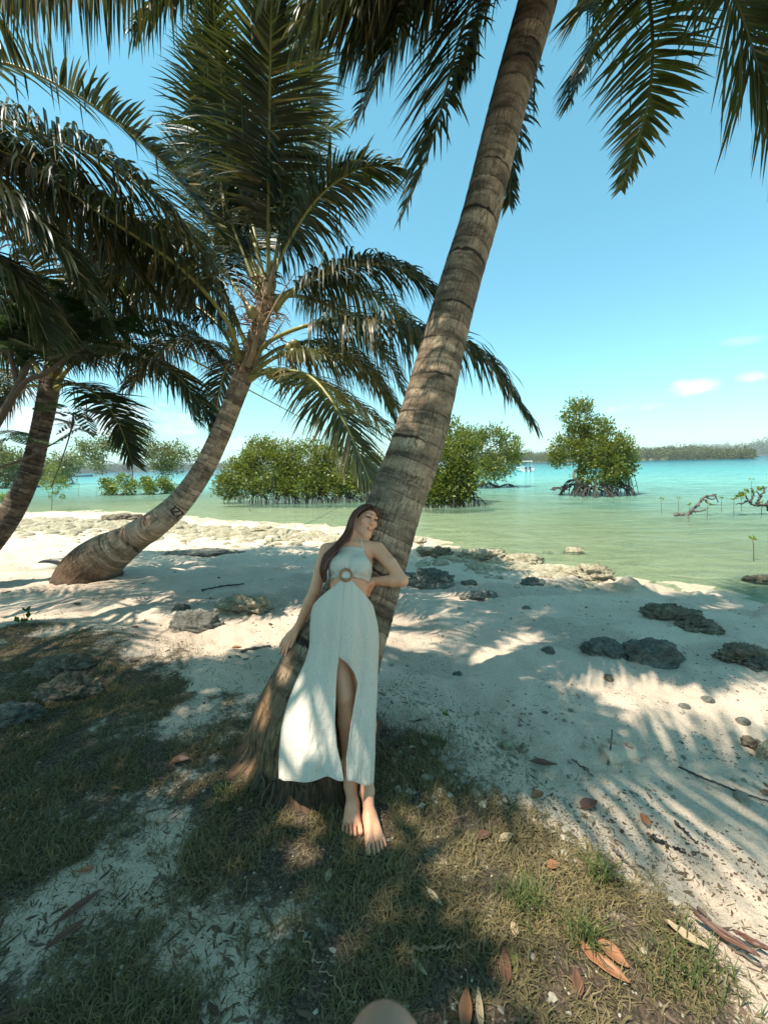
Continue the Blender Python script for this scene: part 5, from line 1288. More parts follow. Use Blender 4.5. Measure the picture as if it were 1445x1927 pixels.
# ------------------------------------------------------------------ grass, litter, rubble
def scatter_px(n, x0, x1, y0, y1, seed, z=0.0):
    r = np.random.default_rng(seed)
    px = r.uniform(x0, x1, n); py = y0 + (y1 - y0) * r.random(n)
    k = (RT[2] * (px - CX) / FPX + FW[2] - (py - CY) / FPX * UP[2])
    rv = FW + (px[:, None] - CX) / FPX * RT - (py[:, None] - CY) / FPX * UP
    return CAM + rv * ((z - H) / rv[:, 2])[:, None]
M['grass'] = leafmat('grass', (.036, .046, .014), (.29, .215, .105), .6, .25, (.22, .20, .06), .2, 1.5)
def grass():
    r = np.random.default_rng(91)
    X = r.uniform(-4.6, 3.2, 2000000); Y = r.uniform(.25, 5.2, 2000000)
    keep = r.random(len(X)) < np.clip((2.6 / (np.hypot(X, Y) + .4)) ** 1.5, 0, 1)
    X, Y = X[keep], Y[keep]
    k = np.abs(X) < Y * 1.02 + .35; X, Y = X[k], Y[k]
    _, dS, dG = land(X, Y)
    gmk = grassmask(X, Y, dG)
    clump = fbm(X * 7, Y * 7, 61, 3)
    k = r.random(len(X)) < np.clip((gmk - .22) * 1.15, 0, 1) * sst(.30, .60, clump) * .46 + .012 * (dG > -.5)
    for fx, fy, fr in [(-.155, 1.76, .075), (-.145, 1.84, .07), (-.06, 1.68, .075), (-.045, 1.60, .065), (-.085, 1.78, .07)]: k &= (np.hypot(X - fx, Y - fy) > fr) | (r.random(len(X)) < .04)
    X, Y, gmk, clump = X[k], Y[k], gmk[k], clump[k]
    n = len(X); Zg = G(X, Y)
    p = np.stack([X, Y, Zg - .004], 1)
    th = r.uniform(0, 6.283, n); lean = r.uniform(.35, 1.5, n)
    ln = r.uniform(.022, .062, n) * (.7 + .8 * np.clip(clump, 0, 1)) 
    d = np.stack([np.cos(th) * np.sin(lean), np.sin(th) * np.sin(lean), np.cos(lean)], 1)
    W = np.stack([-np.sin(th), np.cos(th), np.zeros(n)], 1)
    wd = r.uniform(.0011, .0027, n)[:, None]
    m1 = p + d * (ln * .5)[:, None]; th2 = th + r.normal(0, .7, n)
    d2 = np.stack([np.cos(th2) * np.sin(lean + .5), np.sin(th2) * np.sin(lean + .5), np.cos(lean + .5)], 1)
    tp = m1 + d2 * (ln * .6)[:, None]; tp[:, 2] = np.maximum(tp[:, 2], Zg + .002)
    V = np.stack([p - W * wd, p + W * wd, m1 + W * wd * .9, m1 - W * wd * .9, tp], 1).reshape(-1, 3)
    b = np.arange(n)[:, None] * 5
    dry = np.clip(r.beta(1.3, 1.2, n) * .9 + .5 * (fbm(X * 1.1, Y * 1.1, 71) - .35), 0, 1)
    o = mk('grass', V, [np.hstack([b, b + 1, b + 2, b + 3]), np.hstack([b + 3, b + 2, b + 4])], M['grass'], attrs={'rnd': np.repeat(dry, 5)}, smooth=False)
    tag(o, 'short patchy green and straw coloured grass over pale sand', 'grass', kind='stuff')
    return n
grass()

def flakes(name, label, cat, pts, size, mat, seed, flat=.35, elong=2.2, thick=False):
    """many tiny bits no one could count: bark flecks, twig crumbs, shell grit"""
    r = np.random.default_rng(seed); n = len(pts)
    V0, F0 = ICO[1]
    s = size * np.exp(r.normal(0, .5, n)); th = r.uniform(0, 6.283, n); e = r.uniform(.8, elong, n)
    c, sn = np.cos(th), np.sin(th)
    x = V0[None, :, 0] * (s * e)[:, None]; y = V0[None, :, 1] * s[:, None]; z = V0[None, :, 2] * (s * flat * r.uniform(.6, 1.5, n))[:, None]
    jit = 1 + r.normal(0, .22, x.shape)
    x, y = x * jit, y * jit
    V = np.stack([x * c[:, None] - y * sn[:, None], x * sn[:, None] + y * c[:, None], z + (s * flat * .4)[:, None]], -1) + pts[:, None, :]
    F = (F0[None] + (np.arange(n) * len(V0))[:, None, None]).reshape(-1, 3)
    o = mk(name, V.reshape(-1, 3), F, M[mat], attrs={'rnd': np.repeat(r.random(n), len(V0))}, smooth=False)
    return tag(o, label, cat, kind='stuff')
def gpts(p): p = p.copy(); p[:, 2] = G(p[:, 0], p[:, 1]); return p
def sandpts(n, seed, x0=700, x1=1500, y0=1090, y1=1750, lo=.15, clump=.45):
    p = scatter_px(n, x0, x1, y0, y1, seed, -.12); _, s_, g_ = land(p[:, 0], p[:, 1])
    p = p[(s_ > lo) & (g_ < .1) & (fbm(p[:, 0] * 1.7, p[:, 1] * 1.7, seed) > clump)]
    return gpts(p)
M['fleck'] = leafmat('fleck', (.045, .030, .020), (.16, .11, .075), .8, .02, None, .1)
M['pebble'] = leafmat('pebble', (.12, .10, .075), (.46, .40, .31), .85, .02, None, .2)
flakes('bark_flecks', 'dark flecks of bark, seed and leaf strewn over the sand', 'litter', sandpts(7000, 1, clump=.50), .0030, 'fleck', 1)
flakes('bark_flecks', 'dark crumbs of leaf and twig on the shaded sand at left', 'litter', sandpts(1500, 2, -100, 700, 1000, 1250, .4, .45), .007, 'fleck', 2)
flakes('shell_grit', 'small pale pebbles and coral bits scattered over the beach', 'pebbles', sandpts(1800, 3, 500, 1500, 1080, 1800, .1, .42), .008, 'pebble', 3, .6, 1.5)
gp = gpts(scatter_px(1500, -60, 1500, 1180, 1930, 4)); _, _, g_ = land(gp[:, 0], gp[:, 1])
flakes('shell_grit', 'pale coral chips lying between the grass blades', 'pebbles', gp[g_ > -.25][:900], .0035, 'pebble', 5, .5, 1.6)
gp = gpts(scatter_px(5000, -60, 1500, 1180, 1930, 6)); _, _, g_ = land(gp[:, 0], gp[:, 1])
flakes('bark_flecks', 'brown leaf crumbs and short twigs caught in the grass', 'litter', gp[(g_ > -.4)], .0028, 'fleck', 7, .3, 6.0)
gp = gpts(scatter_px(700, 720, 1010, 1310, 1520, 8)); 
flakes('shell_grit', 'heap of broken coral stones right of the palm foot', 'pebbles', gp[:420], .0075, 'pebble', 9, .6, 1.4)

# coral rubble along the waterline
def stone(r, c, s, sub=3, squash=.55, rough=.5):
    V, F = ICO[sub]
    sd_ = int(r.integers(0, 9999)); n = noise3(V, 1.3, sd_) - .5; n2 = noise3(V, 3.6, sd_ + 3) - .5; n3 = noise3(V, 8.5, sd_ + 6) - .5
    k = 1 + rough * (1.5 * n + .9 * n2 + .55 * n3)
    th = r.uniform(0, 6.28); sc_ = np.array([r.uniform(.9, 1.5), r.uniform(.7, 1.1), squash * r.uniform(.8, 1.2)])
    V = V * k[:, None] * sc_ * s; V[:, 2] = np.maximum(V[:, 2], -s * .25)
    cs, sn = math.cos(th), math.sin(th)
    return np.stack([V[:, 0] * cs - V[:, 1] * sn, V[:, 0] * sn + V[:, 1] * cs, V[:, 2]], 1) + c, F
r = np.random.default_rng(33); a = Acc()
for i in range(2600):
    if i < 1600: x = r.uniform(-120, 660); y = np.interp(x, [0, 300, 660], [976, 990, 1012]) + r.gamma(2.0, 8.0) - 4
    else: x = r.uniform(790, 1120); y = np.interp(x, [790, 900, 1120], [1030, 1052, 1082]) + r.gamma(2.0, 6.0) - 3
    g = PZ(x, y, -.40); g[2] = float(G(g[0], g[1])[0]); d = float((g - CAM) @ FW)
    s = r.gamma(2.0, 2.5) * d / FPX
    V, F = stone(r, g + [0, 0, -s * .1], s, 2, .55, .6); a.add(V, F, r.random())
o = a.build('coral_rubble', M['rock_pale'], smooth=False); tag(o, 'band of broken pale coral rubble along the waterline', 'rubble', kind='stuff')

def rock(px, py, wpx, hpx, label, mat='rock_pale', seed=0, deep=1.0, rough=.45, sub=5, lobes=None, name='rock', yaw=0.0):
    g = ground_at(px, py); d = float((g - CAM) @ FW); k = d / FPX
    r = np.random.default_rng(seed); a = Acc()
    for (lx, ly, sw, sh) in (lobes or [(0, 0, 1, 1)]):
        V, F = ICO[sub]; sd_ = int(r.integers(0, 9999))
        V = V * np.array([wpx * sw * k * .42, wpx * sw * k * .42 * deep, hpx * sh * k * .66])
        U = ICO[sub][0]; n = noise3(U, 1.1, sd_) - .5; n2 = np.abs(noise3(U, 2.3, sd_ + 3) - .5); n3 = np.abs(noise3(U, 6.0, sd_ + 6) - .5); n4 = noise3(U, 15.0, sd_ + 8) - .5
        rg = rough * 1.35 if rough > .25 else rough; V = V * (1 + rg * (2.8 * n - 3.2 * n2 - 1.8 * n3 + .7 * n4 + .36))[:, None]
        c_, s_ = math.cos(yaw), math.sin(yaw)
        V = np.stack([V[:, 0] * c_ - V[:, 1] * s_, V[:, 0] * s_ + V[:, 1] * c_, V[:, 2]], 1)
        off = RT * lx * wpx * k + np.array([0, 1, 0]) * ly * wpx * k
        V[:, 2] = np.maximum(V[:, 2], -.05)
        V = V + g + off + [0, 0, -.02 * hpx * k]
        a.add(V, F, r.random())
    o = a.build(name, M[mat]); 
    return tag(o, label, 'rock')
rock(1140, 1222, 95, 34, 'flat grey green pitted rock on the sand at right, left half of a close pair', 'rock_grey', 1, .8, .35)
rock(1217, 1240, 115, 44, 'larger grey green pitted rock, right half of the close pair on the sand', 'rock_grey', 2, .7, .35)
rock(1262, 1160, 100, 38, 'dark weathered rock with a sunlit top below the waterline at right', 'rock_brown', 3, .7, .5)
rock(1315, 1180, 70, 24, 'low jagged brown rock touching the right end of the dark weathered one', 'rock_brown', 4, .8, .6)
rock(1400, 1238, 110, 30, 'broad brown rock half in sun, near the right edge of the sand', 'rock_brown', 5, .6, .55)
rock(1438, 1255, 60, 22, 'dark low rock cut by the right edge, beside the broad brown one', 'rock_grey', 6, .8, .5)
rock(805, 1092, 110, 34, 'dark shaded rock just right of the leaning trunk with a small plant by it', 'rock_grey', 7, .7, .5)
rock(465, 1146, 92, 38, 'rough pale coral boulder left of the woman on the open sand', 'rock_pale', 8, .8, .7)
rock(368, 1182, 96, 46, 'squared grey boulder with a dark face at the edge of the grass', 'rock_grey', 9, .6, .4)
rock(341, 1146, 34, 14, 'small black stone behind the squared grey boulder', 'rock_grey', 10, .9, .3)
rock(118, 1255, 110, 30, 'brown coral rock in the grass at left, the farther of two', 'rock_brown', 11, .7, .5)
rock(125, 1305, 120, 40, 'brown coral rock in the grass at left, the nearer of two', 'rock_brown', 12, .7, .5)
rock(30, 1350, 110, 36, 'grey mossy rock at the left edge among the grass', 'rock_grey', 13, .7, .5)
rock(-2, 1218, 34, 20, 'small whitish rock cut by the left edge', 'rock_pale', 14, .9, .3)
rock(905, 1124, 95, 13, 'flat dark slab of rock flush with the sand below the shore rubble', 'rock_grey', 15, .7, .5)
rock(1000, 1098, 44, 16, 'low grey rock on the pale sand below the shore rubble', 'rock_grey', 16, .8, .4)
rock(880, 1098, 40, 8, 'small flat dark rock between the trunk side rock and the dark slab', 'rock_grey', 17, .8, .4)
rock(1444, 1425, 42, 50, 'smooth whitish grey rock cut by the right edge', 'rock_pale', 18, .9, .2)
rock(1415, 1402, 40, 20, 'small rough rock behind the whitish one at the right edge', 'rock_brown', 19, .9, .5)
rock(1428, 1096, 66, 20, 'brown rock in the shallows at the right edge', 'rock_brown', 20, .6, .5)
rock(1385, 970, 34, 11, 'small brown rock in the water under the twisted shrub', 'rock_brown', 21, .7, .4)
rock(1312, 957, 26, 7, 'flat dark rock in the water by the dead branch', 'rock_grey', 22, .7, .4)
rock(1080, 1042, 40, 14, 'small pale rock standing out of the shallows beyond the rubble', 'rock_pale', 23, .7, .5)
rock(1032, 1042, 26, 9, 'smallest pale rock in the shallows, left of its neighbour', 'rock_pale', 24, .7, .5)
rock(985, 1062, 90, 26, 'lumpy pale coral block in the middle of the shore rubble', 'rock_pale', 25, .6, .6)
rock(1110, 1082, 95, 30, 'pale sunlit coral block at the right end of the shore rubble', 'rock_pale', 26, .6, .6)
rock(905, 1052, 90, 24, 'pale coral block at the left of the shore rubble, right of the trunk', 'rock_pale', 27, .6, .6)
rock(825, 1045, 64, 24, 'dark topped coral block right beside the leaning trunk', 'rock_brown', 28, .7, .6)
rock(390, 1040, 140, 8, 'wide dark flat reef rock in shade right of the trunk marked 127', 'rock_grey', 29, .6, .5)
rock(225, 978, 90, 14, 'dark low reef rock at the waterline left of the trunk marked 127', 'rock_brown', 30, .6, .6)
rock(500, 1000, 90, 14, 'low pale reef rock at the waterline before the broad thicket', 'rock_pale', 31, .6, .6)
rock(1265, 1228, 16, 7, 'egg sized grey stone right of the pitted pair', 'rock_grey', 32, .8, .2)
rock(861, 1270, 18, 11, 'dark knobbly stone on the sand in the middle right', 'rock_grey', 33, .9, .4)
rock(1145, 1278, 18, 13, 'brown knobbly stone on the sand below the pitted pair', 'rock_brown', 34, .9, .4)
rock(1287, 1330, 26, 9, 'flat grey pebble on the smooth sand at right, left one of two', 'rock_grey', 35, .8, .2)
rock(1330, 1316, 28, 8, 'flat oval grey pebble on the smooth sand, right one of two', 'rock_grey', 36, .8, .2)
rock(1398, 1358, 30, 11, 'rounded grey stone on the sand near the right edge', 'rock_grey', 37, .8, .2)
rock(955, 1405, 34, 18, 'rounded pale stone at the foot of the sandy bank', 'rock_pale', 38, .8, .2)
rock(985, 1412, 22, 16, 'pale pointed stone beside the rounded one at the foot of the bank', 'rock_pale', 39, .8, .3)
rock(1030, 1226, 26, 12, 'small dark rock alone on the sand left of the pitted pair', 'rock_grey', 40, .8, .4)
rock(990, 1145, 22, 9, 'grey stone on the sand below the dark slab', 'rock_grey', 41, .8, .3)

# half buried stump on the bank
M['sandy_wood'] = simple('sandy_wood', (.42, .34, .25), .9, .3, 60, .4)
g = ground_at(1150, 1425); a = Acc(); C = spline([g + [-.05, -.01, .0], g + [.06, .0, .0], g + [.20, .02, -.045]], 24)
V, F = tube(C, np.linspace(.062, .05, 24), 24); V = V + .006 * (noise3(V, 30, 3) - .5)[:, None]; a.add(V, F)
st = a.build('buried_log', M['sandy_wood']); tag(st, 'pale sand coloured log end half buried in the bank at right', 'log')

# sticks and driftwood on the beach
def stick(label, pts, r0, r1, mat='twig', name='stick', hgt=.01, wob=.006):
    g = np.array([ground_at(x, y) + [0, 0, h] for x, y, h in [(p + (hgt,))[:3] if len(p) == 2 else p for p in pts]])
    C = spline(g, 8 * len(g)); C[1:-1] += np.random.default_rng(int(pts[0][0] + pts[0][1])).normal(0, wob, C[1:-1].shape)
    a = Acc(); a.add(*tube(C, np.linspace(r0, r1, len(C)), 6), .5)
    return tag(a.build(name, M[mat]), label, 'stick')
stick('long thin black curved twig across the sand at the right edge', [(1276, 1446), (1310, 1462), (1370, 1486), (1445, 1512), (1480, 1522)], .006, .004, 'black_twig_and_strip', hgt=.012, wob=.001)
stick('brown stick pointing down right in the sand near the lower right corner', [(1312, 1712), (1345, 1755), (1380, 1790), (1440, 1830)], .007, .004, 'twig')
stick('long thin stick just above the curved bark at the lower right', [(1268, 1548), (1290, 1570), (1312, 1590)], .005, .003, 'black_twig_and_strip')
stick('grey twig on the sand left of the red brown leaf', [(1155, 1600), (1180, 1628), (1208, 1655)], .006, .003, 'driftwood')
stick('straight pale stem lying in the grass at the bottom centre', [(768, 1798), (810, 1790), (880, 1778)], .005, .004, 'dead_spathe')
stick('thin dry twig on the bare sand in the lower left middle', [(290, 1656), (340, 1660), (410, 1656)], .004, .003, 'twig')
stick('slanting dead grass stalk left of the palm foot', [(262, 1545), (290, 1515), (325, 1480)], .004, .002, 'dead_spathe')
stick('thick grey driftwood piece on the sand left of the hand', [(455, 1228), (480, 1222), (510, 1218)], .02, .014, 'driftwood', wob=.003)
stick('thin dark strip running along the sand right of the trunk marked 127', [(380, 1112), (420, 1104), (460, 1100)], .018, .01, 'black_twig_and_strip', wob=.004)  # thin dark tube laid along a dark line on the sand
stick('pale wiry runner stem arching over the grass at the lower middle', [(560, 1720, .02), (580, 1800, .05), (620, 1850, .03), (650, 1890, .02)], .0022, .0018, 'dead_spathe')
stick('short black bark strip near the right edge of the sand', [(1225, 1578), (1250, 1592), (1290, 1608)], .010, .004, 'black_twig_and_strip')
stick('thin twig on the pale bank above the grass', [(1075, 1432), (1095, 1445), (1115, 1462)], .004, .003, 'twig')
stick('short upright twig stuck in the buried log', [(1143, 1440, .0), (1146, 1430, .03), (1150, 1412, .14)], .006, .004, 'driftwood', wob=.001)
# curling bark pieces
def bark(label, px, py, ln, ang, mat, seed, w=.03):
    g = ground_at(px, py); r = np.random.default_rng(seed)
    n = 14; s = np.linspace(-.5, .5, n); d = np.array([math.cos(ang), math.sin(ang), 0]); e = np.array([-d[1], d[0], 0])
    rows = []
    for si in s:
        c = g + d * si * ln + e * .1 * ln * si ** 2 + [0, 0, .018 + .03 * abs(si)]
        ww = w * (1 - (2 * si) ** 2 * .8)
        rows.append(np.array([c + e * ww * math.sin(a_) * .5 + [0, 0, ww * .5 * (1 - math.cos(a_))] for a_ in np.linspace(-1.6, 1.6, 8)]))
    V, F = loft(rows); o = mk('bark_piece', V + r.normal(0, .0015, V.shape), F, M[mat], attrs={'rnd': np.full(len(V), .3)})
    m_ = o.modifiers.new('thickness', 'SOLIDIFY'); m_.thickness = .003
    return tag(o, label, 'bark')
bark('long curled strip of dark brown bark with a pale inside at the lower right', 1362, 1775, .18, -.85, 'dry_leaf_dark', 1, .032)
bark('short dark curled bark strip beside the long pale one, nearer the right edge', 1415, 1785, .11, -.6, 'dry_leaf_dark', 2, .024)
bark('bleached bark sliver right of the long curled strip', 1290, 1775, .12, -.8, 'dry_leaf_pale', 3, .03)

# fallen leaves
def fallen(label, px, py, lpx, wpx, ang, mat='dry_leaf', seed=0, curl=.25, group=None, lift=.012):
    g = ground_at(px, py); k = float((g - CAM) @ FW) / FPX; L, W = lpx * k * .8, wpx * k * .8; curl = min(curl, .45) * 1.4
    r = np.random.default_rng(seed); n, mm = 13, 7
    s = np.linspace(0, 1, n); v = np.linspace(-1, 1, mm)
    wd = W * .5 * np.sin(np.pi * np.clip(s, .02, .98) ** .8) ** .8
    ca, sa = math.cos(ang), math.sin(ang); V = []
    tw = r.normal(0, .35)
    for i in range(n):
        for j in range(mm):
            x = (s[i] - .5) * L; y = v[j] * wd[i]
            z = lift + curl * L * .5 * ((s[i] - .5) ** 2) + curl * abs(v[j]) ** 1.5 * wd[i] * 1.1 + tw * y * (s[i] - .3) + .04 * wd[i] * math.sin(9 * s[i] + 3 * v[j])
            V.append(g + [x * ca - y * sa, x * sa + y * ca, max(z, .003)])
    o = mk('fallen_leaf', np.array(V), gridF(n, mm, False), M[mat], attrs={'rnd': np.clip(.45 + .35 * np.tile(np.abs(v), n) + r.normal(0, .08, n * mm), 0, 1)})
    md = o.modifiers.new('thickness', 'SOLIDIFY'); md.thickness = .0012
    a = Acc(); C = np.array([V[i * mm + mm // 2] for i in range(n)]) + [0, 0, .001]; a.add(*tube(C, .0016, 5), .9)
    st = C[0] - (C[1] - C[0]) * 1.2
    a.add(*tube(np.array([st, C[0]]), .0018, 5), .9); a.build('midrib', M[mat], o)
    return tag(o, label, 'leaf', group or 'fallen leaves')
fallen('big orange brown leaf at lower right, upper of two overlapping ones', 1152, 1800, 70, 34, -.95, 'dry_leaf', 1)
fallen('longest orange brown leaf at lower right, lying under the upper one', 1142, 1826, 92, 30, -.75, 'dry_leaf', 2)
fallen('orange leaf tip at the left end of the overlapping orange pair', 1108, 1800, 50, 20, -1.2, 'dry_leaf', 3)
fallen('dark brown upright curled leaf beside a green one at the bottom centre right', 950, 1826, 74, 26, 1.35, 'dry_leaf_dark', 4, .5)
fallen('green leaf sliver against the dark brown curled leaf', 967, 1812, 50, 12, 1.5, 'sapling_leaf', 5, .4)
fallen('grey brown oval leaf standing in the grass below the orange pair', 1086, 1855, 54, 24, 1.3, 'dry_leaf_dark', 6, .4)
fallen('dark red brown leaf at the very bottom right of the fingertip', 876, 1905, 80, 30, 1.3, 'dry_leaf', 7, .3)
fallen('pale grey folded leaf next to the dark red one at the bottom edge', 902, 1905, 76, 16, 1.45, 'dry_leaf_pale', 8, .5)
fallen('narrow beige leaf in the grass below the feet on the right', 818, 1694, 48, 14, -.9, 'dry_leaf_pale', 9)
fallen('curved beige leaf right of the lying pale stem end', 790, 1826, 46, 12, -.8, 'dry_leaf_pale', 10)
fallen('long brown leaf on the bare sand at lower left', 150, 1712, 90, 24, .95, 'dry_leaf_dark', 11)
fallen('long brown leaf nearest the lower left corner of the bare sand', 128, 1762, 84, 22, .9, 'dry_leaf_dark', 12)
fallen('small rust leaf in the grass at left above the bare sand', 162, 1642, 34, 15, .2, 'dry_leaf', 13)
fallen('small tan leaf standing alone below the feet', 619, 1652, 30, 14, 1.4, 'dry_leaf_pale', 14, .4)
fallen('red brown leaf on the open sand at right', 1212, 1548, 34, 18, 1.5, 'dry_leaf', 15, .6)
fallen('bright red leaf at the right edge of the sand', 1442, 1496, 26, 14, .2, 'dry_leaf', 16, .5)
fallen('reddish curled leaf in the litter where grass meets sand', 1012, 1502, 34, 22, .5, 'dry_leaf', 17, .7)
fallen('crumpled brown leaf on the twig litter right of the reddish one', 1108, 1520, 50, 28, .4, 'dry_leaf_dark', 18, .8)
fallen('brown curled leaf at the grass edge below the buried log', 1022, 1442, 56, 20, -.2, 'dry_leaf_dark', 19, .7)
fallen('dark leaf curled on the grass, left of two near the sunny patch', 912, 1578, 36, 22, .4, 'dry_leaf_dark', 20, .7)
fallen('tan leaf folded on the grass, right of two near the sunny patch', 952, 1582, 40, 18, .5, 'dry_leaf_pale', 21, .7)
fallen('round dark red leaf between the sunny patch and the sand', 1042, 1634, 32, 22, .3, 'dry_leaf', 22, .6)
fallen('tan oval leaf standing on the mossy rocks at left', 180, 1287, 22, 12, 1.3, 'dry_leaf_pale', 23, .3, lift=.03)
fallen('dark brown leaf in the grass behind the sandy streak at left', 252, 1245, 24, 14, .2, 'dry_leaf_dark', 24)
fallen('rust coloured leaf by the sandy streak at left', 290, 1325, 30, 14, -.2, 'dry_leaf', 25)
fallen('orange leaf on the sand left of the grey driftwood', 447, 1222, 24, 14, .2, 'dry_leaf', 26, .6)
fallen('small tan leaf left of the palm foot', 421, 1328, 22, 10, -.6, 'dry_leaf_pale', 27)
fallen('rust leaf fragment in the grass at the left middle', 220, 1487, 24, 10, -.2, 'dry_leaf', 28)
fallen('dark round husk in the grass left of the palm foot', 342, 1436, 40, 26, .2, 'dry_leaf_dark', 29, .8)
fallen('faded pink leaf upright among the sunlit grass', 968, 1752, 34, 18, 1.4, 'dry_leaf_pale', 30, .3)
fallen('dark leaf at the bottom left corner', 40, 1915, 60, 22, .3, 'dry_leaf_dark', 31)
fallen('tan leaf beside the pale coral stones right of the palm foot', 800, 1352, 40, 14, .4, 'dry_leaf_pale', 32)

# small leafy plants
def sprig(label, px, py, hpx, n, mat, seed, cat='plant', size=.05, name='small_plant'):
    g = ground_at(px, py); k = float((g - CAM) @ FW) / FPX; h = hpx * k
    t = empty(name, g, label, cat); r = np.random.default_rng(seed); a = Acc(); b = Acc()
    for i in range(max(2, n // 6)):
        d = nrm(np.array([r.normal(0, .5), r.normal(0, .5), 1])); C = spline([g - [0, 0, .01], g + d * h * .5, g + d * h * r.uniform(.7, 1.0) + [r.normal(0, h * .1), 0, 0]], 8)
        a.add(*tube(C, np.linspace(.005, .003, 8), 5), .5)
        for q in (3, 5, 7): leafcloud(b, C[q], (size * .8, size * .8, size * .5), 2, size, int(r.integers(1, 9999)), clump=1, gather=size * .3)
    a.build('stem', M['twig'], t); b.build('leaves', M[mat], t, smooth=False)
sprig('small dark leafed plant at the edge of the grass by the left sand', 48, 1178, 26, 14, 'feather_leaf', 1, size=.09)
sprig('sparse green leafed seedling growing by the dark rock right of the trunk', 800, 1060, 50, 16, 'sapling_leaf', 2, size=.07)
sprig('tiny bright green shoot in the coral stones right of the palm foot', 838, 1345, 12, 12, 'sapling_leaf', 3, size=.03)
def tuft(label, px, py, wpx, n, seed):
    g0 = ground_at(px, py); k = float((g0 - CAM) @ FW) / FPX; r = np.random.default_rng(seed)
    x = g0[0] + r.normal(0, wpx * k * .35, n); y = g0[1] + r.normal(0, wpx * k * .25, n); z = G(x, y)
    p = np.stack([x, y, z], 1); th = r.uniform(0, 6.28, n); ln = r.uniform(.05, .11, n); le = r.uniform(.1, .7, n)
    a = Acc()
    for i in range(n):
        d = np.array([math.cos(th[i]) * math.sin(le[i]), math.sin(th[i]) * math.sin(le[i]), math.cos(le[i])])
        e = np.array([-math.sin(th[i]), math.cos(th[i]), 0]) * .002
        q = spline([p[i], p[i] + d * ln[i] * .6, p[i] + d * ln[i] + np.array([math.cos(th[i]), math.sin(th[i]), -.5]) * ln[i] * .35], 5)
        w_ = np.array([1, 1, .9, .6, .1])[:, None]
        V = np.concatenate([q - e * w_, q + e * w_]); j = np.arange(4)[:, None]
        a.add(V, np.hstack([j, j + 1, j + 6, j + 5]), r.random() * .5 + .1)
    tag(a.build('grass_tuft', M['grass_tuft'], smooth=False), label, 'grass tuft', 'grass tufts')
M['grass_tuft'] = leafmat('grass_tuft', (.045, .065, .018), (.14, .16, .045), .5, .3, (.25, .28, .06), .3, 3)
tuft('tall green tuft of grass at the edge of the sand at right', 1130, 1650, 46, 90, 1)
tuft('green tuft of grass in the sunlit patch right of the feet', 985, 1700, 60, 120, 2)
tuft('sparse tuft of grass by the overlapping orange leaves', 1105, 1770, 46, 80, 3)
tuft('dark tuft of grass against the foot of the palm', 440, 1500, 60, 90, 4)
tuft('low tuft of grass on the shaded slope right of the palm foot', 830, 1400, 70, 80, 5)
tuft('wide loose tuft in the lower right corner', 1300, 1840, 110, 120, 6)

# pale buried object behind the foot of the palm marked 127
g = ground_at(92, 1068); V, F = ICO[4]; k = float((g - CAM) @ FW) / FPX
ob = empty('buried_float', g, 'pale rounded float with a black rim half buried behind the foot of trunk 127', 'float')
mk('shell', V * np.array([30 * k, 20 * k, 15 * k]) + g + [0, 0, -.02], F, M['pale_shell'], ob)
th = np.linspace(-.3, math.pi * .95, 24); a = Acc(); a.add(*tube(np.array([g + [(8 + 27 * math.cos(q)) * k, -.02 - .06 * math.sin(q), (17 * math.sin(q)) * k - .02] for q in th]), .028, 8)); a.build('rim', M['black_rubber'], ob)

# ------------------------------------------------------------------ feathery tree at the left edge
def feather_spray(acc, base, d, L, r, n=13):
    d = nrm(d); s = nrm(np.cross(d, [0, 0, 1.0]) + r.normal(0, .15, 3)); 
    C = np.array([base + d * L * t + np.array([0, 0, -.30 * L * t * t]) for t in np.linspace(0, 1, 7)])
    for sg in (-1, 1):
        for i in range(n):
            t = (i + .6) / n; p = base + d * L * t + [0, 0, -.30 * L * t * t]
            pl = L * .42 * math.sin(math.pi * min(.95, t * .8 + .2)); e = nrm(s * sg + d * .55 + [0, 0, -.25])
            m_ = 9; q = p + e[None] * (np.linspace(.12, 1, m_) * pl)[:, None]
            nn = nrm(np.cross(e, d)); f = nrm(np.cross(nn, e))
            for g2 in (-1, 1):
                tip = q + (f * g2 * .9 + e * .35) * .042; w_ = e * .0075
                V = np.stack([q, (q + tip) / 2 + w_, tip, (q + tip) / 2 - w_], 1).reshape(-1, 3)
                acc.add(V, np.arange(4 * m_).reshape(m_, 4), np.clip(r.normal(.4, .2), 0, 1))
bt = np.array([-4.9, 4.2, 0.0]); bt[2] = float(G(bt[0], bt[1])[0])
ft_ = empty('feathery_tree', bt, 'dark feathery leaved tree at the left edge hiding the crown of the left palm', 'tree')
dF = 5.2
limbs = [([tuple(bt - [0, 0, .1]), tuple(P(-60, 900, dF)), tuple(P(0, 790, dF)), tuple(P(34, 725, dF)), tuple(P(55, 684, dF))], .09, .035),
         ([tuple(P(0, 790, dF)), tuple(P(45, 722, dF)), tuple(P(88, 702, dF)), tuple(P(150, 658, dF)), tuple(P(230, 640, dF))], .04, .012),
         ([tuple(P(34, 725, dF)), tuple(P(20, 650, dF)), tuple(P(40, 590, dF)), tuple(P(90, 560, dF))], .035, .010),
         ([tuple(P(-60, 900, dF)), tuple(P(0, 880, dF)), tuple(P(55, 860, dF)), tuple(P(95, 838, dF)), tuple(P(132, 818, dF))], .022, .008),
         ([tuple(P(140, 775, dF)), tuple(P(132, 818, dF)), tuple(P(115, 870, dF)), tuple(P(96, 920, dF))], .010, .005),
         ([tuple(P(132, 818, dF)), tuple(P(140, 790, dF)), tuple(P(128, 770, dF))], .008, .004)]
tubes('trunk', 'twig', ft_, limbs, 8, px=False)
r = np.random.default_rng(55); a = Acc()
